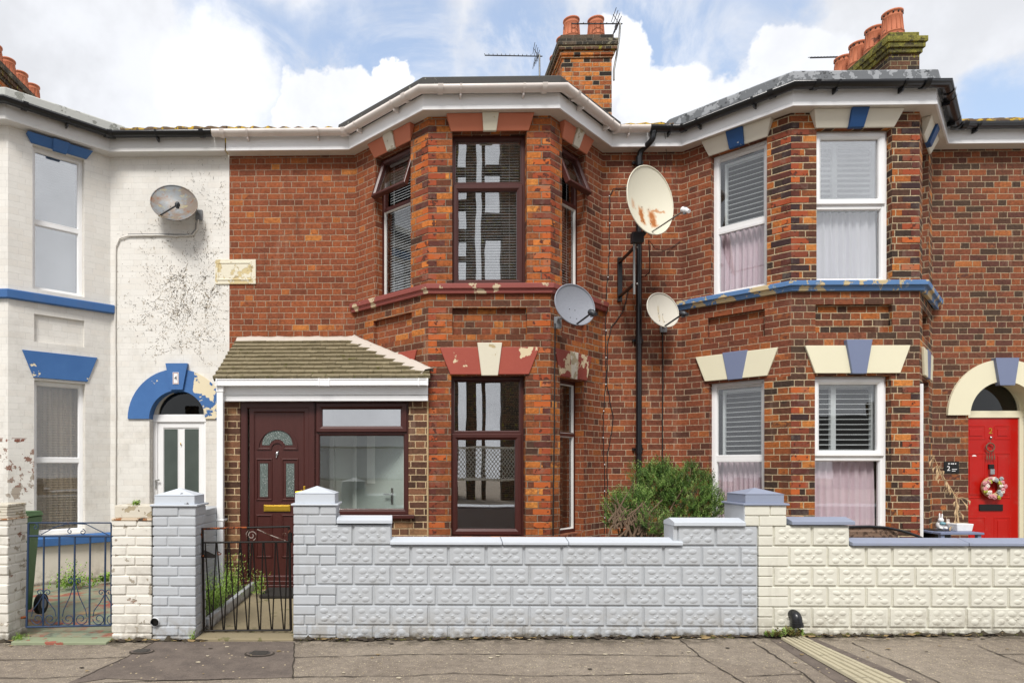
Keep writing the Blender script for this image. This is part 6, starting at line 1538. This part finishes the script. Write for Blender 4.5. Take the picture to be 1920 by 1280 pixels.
e(rb.x, 8.05, z + .05, .045, .04, .055, 'white', 10, 7); e(rb.x - .01, 8.03, z + .115, .03, .03, .03, 'white', 10, 7); e(rb.x - .025, 8.03, z + .165, .009, .008, .035, 'white', 8, 5); e(rb.x + .006, 8.03, z + .16, .009, .008, .033, 'white', 8, 5); e(rb.x - .025, 8.01, z + .02, .02, .03, .016, 'white', 8, 5); e(rb.x + .03, 8.01, z + .02, .02, .03, .016, 'white', 8, 5); e(rb.x + .0, 8.015, z + .075, .035, .03, .02, 'teal', 8, 5)
o = RBT.obj('rabbit_ornament', None, recalc=False, label='white rabbit ornament in a teal scarf on the black box', category='ornament'); del o['_w']
r2 = pt3(1778, 992, 8.05); RBT = MB(); e = RBT.ell
e(r2.x, 8.05, z + .03, .04, .035, .03, 'white', 10, 6); e(r2.x - .02, 8.03, z + .075, .024, .024, .026, 'petal_cream', 10, 6); e(r2.x - .03, 8.03, z + .11, .007, .007, .02, 'petal_cream', 6, 4); e(r2.x - .01, 8.03, z + .11, .007, .007, .02, 'petal_cream', 6, 4); e(r2.x + .05, 8.03, z + .015, .025, .02, .014, 'white', 8, 5)
o = RBT.obj('rabbit_ornament', None, recalc=False, label='small pinkish white ornament lying right of the rabbit in the teal scarf', category='ornament'); del o['_w']
PP = thing('potted_plant', 'dried up bare plant in a white pot on the slate grey table', 'plant', tuple(pt3(1802, 992, 7.95)))
pc = pt3(1801, 993, 7.95); pc.z = tz_; b = MB(); b.add([(pc.x + sx * (.085 if z_ == 0 else .1), pc.y + sy * (.06 if z_ == 0 else .07), pc.z + z_) for z_ in (0, .09) for sx, sy in ((-1, -1), (1, -1), (1, 1), (-1, 1))], [(3, 2, 1, 0), (4, 5, 6, 7)] + [(j, (j + 1) % 4, 4 + (j + 1) % 4, 4 + j) for j in range(4)], 'white'); b.obj('pot', PP, bevel=.008)
b = MB(); rng = random.Random(12); main = [pt3(*p, 8.0) for p in ((1797, 982), (1794, 955), (1793, 935), (1784, 918), (1772, 900), (1762, 882), (1755, 866), (1749, 852))]; b.tube(main, [.011, .01, .009, .008, .007, .006, .004, .003], 'dry', 6); b.obj('stem', PP)
b = MB()
for i in range(46):
    j = rng.randrange(1, len(main)); p = main[j].lerp(main[j - 1], rng.random()); a = rng.uniform(0, 6.28); L = rng.uniform(.05, .2) * (.55 if j > 4 else 1); dz = rng.uniform(-.14, .06); a = a if j < 4 else math.pi + rng.uniform(-1.3, 1.3)
    e_ = p + Vector((math.cos(a) * L * .8, math.sin(a) * L * .3 - .03, dz)); m_ = p.lerp(e_, .5) + Vector((0, 0, .03)); b.tube([p, m_, e_], [.004, .003, .001], 'dry', 4, caps=False)
    if rng.random() < .5: b.add([tuple(m_), tuple(e_ + Vector((.012, 0, 0))), tuple(e_ + Vector((0, 0, -.05))), tuple(e_ - Vector((.012, 0, 0)))], [(0, 1, 2, 3)], 'dry')
b.obj('dead_leaves', PP, recalc=False)
# wicker chair
CHR = thing('wicker_chair', 'brown wicker garden chair with a black tube frame, behind the cream wall', 'chair', (XA(1650, 6.4), 6.4, 0))
CF = Fr((XA(1560, 6.3), 6.3), (XA(1560, 6.3) + 1, 6.3)); cu = lambda px: CF.U(px); cz = lambda py: CF.hit(1640, py)[1]
tp = [(1560, 996), (1575, 990), (1592, 987.5), (1630, 986.5), (1662, 988.5), (1685, 994), (1705, 1002), (1722, 1014), (1735, 1030)]
b = MB(); b.tube([CF(cu(x), 0 if i < 5 else .0 + (i - 4) * .05, cz(y)) for i, (x, y) in enumerate(tp)], .013, 'gut_black', 8); b.tube([CF(cu(1560), 0, cz(996)), CF(cu(1558), .25, cz(1060)), CF(cu(1556), .3, cz(1110))], .013, 'gut_black', 8); b.obj('frame', CHR)
b = MB(CF); zs_ = cz(1090); v = []; n = 16
poly = [(cu(1568), zs_), (cu(1680), zs_)] + [(cu(x), cz(y) - .01) for x, y in reversed(tp[1:6])]
b.prism(poly, -.02, -.005, 'wicker')
for i in range(40):
    z = zs_ + i * .0125
    if z < cz(990) - .02: b.tube([CF(cu(1575) + .01, -.004, z), CF(cu(1676) - .0, -.004, z)], .005, 'wicker', 5, caps=False)
b.obj('backrest', CHR)
b = MB(CF); b.box(cu(1562), cu(1690), .0, .42, .42, .46, 'wicker'); b.obj('seat', CHR, bevel=.01)
for u in (cu(1564), cu(1688)):
    for w_ in (.02, .4): b = MB(CF); b.tube([CF(u, w_, .09), CF(u, w_, .43)], .013, 'gut_black', 8); b.obj('leg', CHR)
# black pipe elbow in the cream wall
ep = W(1486, 1155, YG); b = MB()
b.tube(bend([ep + Vector((0, .05, .02)), ep + Vector((0, -.05, .02)), ep + Vector((.004, -.06, -.07))]), .042, 'gut_black', 16); b.tube([ep + Vector((.002, -.057, -.04)), ep + Vector((.005, -.061, -.075))], .047, 'gut_black', 16)
o = b.obj('waste_pipe', None, label='black plastic waste pipe elbow at the foot of the cream wall', category='pipe'); del o['_w']

b = MB(GC); b.box(.035, .075, 0, .03, .1, 2.45, 'upvc'); o = b.obj('frame_edge_strip', None, bevel=.004, label='narrow white strip added in place of the side window frame edge on the right bay', category='frame_edge_strip'); del o['_w']  # added strip standing in for the white edge of the side window frame
# ======== plants
def sprig(b, p, d, L, n, lw, ll, mt, rng, droop=.0):
    d = d.normalized(); a = d.cross(Vector((.3, .2, 1))).normalized(); c_ = a.cross(d)
    for i in range(n):
        t_ = (i + .5) / n; q = p + d * L * t_; an = i * 2.4 + rng.uniform(-.4, .4); o = (a * math.cos(an) + c_ * math.sin(an)) * .75 + d * .75; o.normalize(); s = o.cross(d).normalized() * lw; e = q + o * ll * rng.uniform(.7, 1.1) * (1.1 - t_ * .5)
        b.add([tuple(q - s * .4), tuple(q + s * .4), tuple(q.lerp(e, .6) + s), tuple(e), tuple(q.lerp(e, .6) - s)], [(0, 1, 2, 3, 4)], mt)
RS = thing('rosemary_bush', 'bushy green rosemary with woody stems behind the grey wall, under the drainpipe', 'shrub', tuple(pt3(1210, 1010, 7.0) * 1.0))
rng = random.Random(77); b = MB(); root = Vector((XA(1185, 7.1), 7.1, .05)); bt = MB()
lobes = [((1238, 918), 42, 40, 7.2, 1500), ((1290, 935), 52, 42, 7.1, 1500), ((1190, 950), 34, 32, 7.0, 700), ((1160, 965), 26, 34, 6.9, 520), ((1330, 955), 28, 26, 7.0, 420), ((1225, 985), 40, 24, 6.8, 420), ((1222, 892), 13, 20, 7.2, 170), ((1244, 885), 12, 18, 7.2, 170), ((1292, 890), 13, 17, 7.1, 150), ((1318, 905), 13, 17, 7.1, 140), ((1192, 892), 8, 16, 7.1, 70), ((1300, 985), 50, 20, 6.9, 260), ((1345, 940), 12, 12, 6.95, 80)]
for (cp, rx, ry, Y, n) in lobes:
    cc_ = W(cp[0], cp[1], Y); S_ = FPX / Y
    for i in range(int(n * .62)):
        a, e_ = rng.uniform(0, 6.283), math.acos(rng.uniform(-1, 1)); rr_ = rng.uniform(.35, 1.02) ** .6
        dx, dy, dz = math.sin(e_) * math.cos(a), math.sin(e_) * math.sin(a), math.cos(e_)
        p = cc_ + Vector((dx * rx / S_ * rr_, dy * rx / S_ * rr_ * .9, dz * ry / S_ * rr_))
        # leave irregular gaps
        if math.sin(p.x * 21 + 3) * math.sin(p.z * 26 + p.y * 9) > .55 and rr_ > .6 and rng.random() < .8: continue
        d = Vector((dx * .5 + rng.gauss(0, .35), dy * .4 - .1 + rng.gauss(0, .3), .9 + dz * .3 + rng.gauss(0, .25)))
        sprig(b, p, d, rng.uniform(.07, .14), 14, .0028, .033, rng.choice(('rosemary', 'rosemary', 'rosemary_dark', 'rosemary_light')) if rr_ > .75 else rng.choice(('rosemary_dark', 'rosemary_dark', 'rosemary')), rng)
b.obj('foliage', RS, recalc=False)
for (cp, rx, ry, Y, n) in lobes:
    for i in range(4):
        e_ = W(cp[0] + rng.uniform(-rx, rx) * .6, cp[1] + rng.uniform(-ry, ry) * .6, Y); s0 = root + Vector((rng.uniform(-.25, .3), rng.uniform(-.15, .15), rng.uniform(0, .3)))
        m_ = s0.lerp(e_, .5) + Vector((rng.uniform(-.15, .15), rng.uniform(-.08, .08), rng.uniform(-.05, .12))); bt.tube([s0, s0.lerp(m_, .5) + Vector((rng.uniform(-.05, .05), 0, 0)), m_, m_.lerp(e_, .5) + Vector((0, 0, .03)), e_], [.022, .018, .012, .008, .003], 'bark', 6)
for i in range(34):
    s0 = pt3(rng.uniform(1138, 1215), rng.uniform(975, 1010), 6.75); bt.tube([s0, s0 + Vector((rng.uniform(-.06, .1), 0, .1)), s0 + Vector((rng.uniform(-.1, .16), 0, rng.uniform(.15, .3)))], [.014, .01, .004], 'bark', 6)
bt.obj('branches', RS)
def weeds(label, spots, n, h, name='weed_clump', cat='weeds', mt='weed', wd=.006, spread=.05, ll=.04):
    b = MB(); rng = random.Random(hash(label) % 1000)
    rng = random.Random(len(label))
    for (p, hh, sp) in spots:
        for i in range(n):
            q_ = p + Vector((rng.gauss(0, sp), rng.gauss(0, sp * .8), 0)); d = Vector((rng.gauss(0, .3), rng.gauss(0, .25), 1)); sprig(b, q_, d, hh * rng.uniform(.4, 1.05), 12, wd, ll, mt if rng.random() < .7 else 'rosemary_light', rng)
    o = b.obj(name, None, recalc=False, label=label, category=cat); del o['_w']; o['kind'] = 'stuff'; return o
gP = lambda px, py, Y: Vector((XA(px, Y), Y, gz(XA(px, Y)) + .03))
weeds('tall feathery green weeds in the bed behind the black gate', [(Vector((-1.92 + .02 * math.sin(i), 6.1 + i * .17, .05)), .2 + .03 * i, .07) for i in range(9)] + [(Vector((XA(482, 7.35), 7.4, .02)), .3, .035)], 26, .3, wd=.0035, ll=.05)
weeds('bright weed growing at the foot of the white bay', [(gP(135, 1090, 8.0), .35, .03), (gP(122, 1095, 7.9), .2, .08), (gP(150, 1095, 8.0), .17, .08), (gP(195, 1085, 8.3), .12, .05)], 16, .3, ll=.045, wd=.009)
weeds('grass tuft by the left end of the painted step', [(W(38, 1200, YG - .03), .07, .03)], 14, .1, ll=.03, wd=.002)
weeds('small weed on top of the flaking white pier', [(W(255, 948, YG + .03), .06, .012)], 9, .06, ll=.03, wd=.005)
weeds('little green weed at the corner of the grey pier', [(W(361, 1202, YG - .03), .09, .008)], 6, .06, ll=.03, wd=.003)
weeds('brown and green weeds round the black waste pipe elbow', [(W(1470, 1188, YG - .05), .07, .06), (W(1490, 1190, YG - .06), .06, .05), (W(1450, 1192, YG - .04), .05, .03)], 14, .06, ll=.035, wd=.005, mt='dead_weed')
# ======== across the street (only seen in the window reflections)
def slab(label, x0, x1, y, h, dp, mt):  # dark upright added behind the camera to shape the bay window reflections
    t_ = thing('reflection_block', label, 'reflection_mass', ((x0 + x1) / 2, y, 0), 'dark blocks added for the window reflections'); F_ = Fr((x1, y), (x0, y)); b = MB(F_); L = x1 - x0
    hs = [(.12 * L + i * L * .45, .12 * L + i * L * .45 + .28 * L, 1 + j * 2.8, 2.5 + j * 2.8, .15, True) for i in range(2) for j in range(int(h / 2.8))]
    wall(b, 0, L, -.2, h, hs, mt); b.box(0, L, -dp, -.01, -.2, h - .01, mt); b.obj('wall', t_, recalc=False)
slab('tall dark block added across the street for the reflections, left of its gap', .5, 2.5, -12, 17, 6, 'brick_soot')
slab('narrow tall dark bar added for the reflections, between two blocks', 2.92, 3.3, -12.5, 19, .4, 'brick_soot')
slab('thin tall dark bar added for the reflections, just left of the right block', 3.56, 3.7, -12.5, 19, .2, 'brick_soot')
br_ = thing('reflection_bars', 'dark crossbars added between the tall blocks to break up the reflection', 'reflection_prop', (3.4, -12.2, 10)); b = MB()  # crossbars added only to break up the bright gaps in the reflection
for (xa, xb, za, zb_) in ((3.7, 4.35, 11.3, 12.4), (3.7, 4.35, 14.1, 14.5), (3.7, 4.35, 15.8, 16.4), (2.5, 2.92, 14.1, 14.4), (2.5, 2.92, 12.6, 13.0), (2.5, 2.92, 11.2, 11.7), (2.5, 2.92, 10.3, 10.5), (3.3, 4.35, 5.1, 5.4)): b.box(xa, xb, -12.6, -12.3, za, zb_, 'brick_soot')
b.obj('crossbars', br_)
slab('tall dark block added across the street for the reflections, right of its gap', 4.35, 6.6, -12, 18, .6, 'brick_soot')
for i in range(5):
    x0_ = 8 + i * 9.0 if i < 3 else -30 + (i - 3) * 10; t_ = thing('bungalow', ['first low brick house across the street beyond the tall blocks, right of them', 'second low brick house across the street, right of the tall blocks', 'third low brick house across the street, right of the tall blocks', 'farthest low brick house across the street, left of the tall blocks', 'nearer low brick house across the street, left of the tall blocks'][i], 'house', (x0_ + 3.5, -24, 0), 'low houses across the street')
    F_ = Fr((x0_ + 7, -24), (x0_, -24)); b = MB(F_); wall(b, 0, 7, -.2, 2.6, [(.8, 2.2, .9, 2.1, .1, True), (4.6, 6, .9, 2.1, .1, True), (3, 3.9, -.2, 2.0, .1, True)], 'brick_soot'); b.obj('wall', t_, recalc=False)
    b = MB(); b.add([(x0_ - .3, -23.7, 2.5), (x0_ + 7.3, -23.7, 2.5), (x0_ + 7.3, -32, 2.5), (x0_ - .3, -32, 2.5), (x0_ + 1, -27.8, 4.8), (x0_ + 6, -27.8, 4.8)], [(0, 1, 5, 4), (1, 2, 5), (2, 3, 4, 5), (3, 0, 4)], 'felt'); b.obj('roof', t_)
    b = MB(); b.box(x0_ + 5, x0_ + 5.8, -28.2, -27.5, 4.2, 5.7, 'brick_soot'); b.obj('chimney', t_)
fn_ = thing('lattice_fence', 'pale lattice fence across the street seen reflected in the lower window', 'fence', (3, -11, 0)); b = MB(Fr((9, -10.5), (-6, -10.5)))
for i in range(110):
    for s in (-1, 1): b.box(0, 0, 0, 0, 0, 0, 'stone_white') if False else b.add([(i * .14, 0, 1.0), (i * .14 + .035, 0, 1.0), (i * .14 + .035 + s * .9, 0, 2.2), (i * .14 + s * .9, 0, 2.2)], [(0, 1, 2, 3)], 'stone_white')
b.box(0, 15, -.05, .02, .9, 1.0, 'stone_white'); b.box(0, 15, -.05, .02, 2.2, 2.28, 'stone_white'); b.obj('lattice', fn_, recalc=False)
for o in D.objects:
    if '_w' in o.keys(): del o['_w']
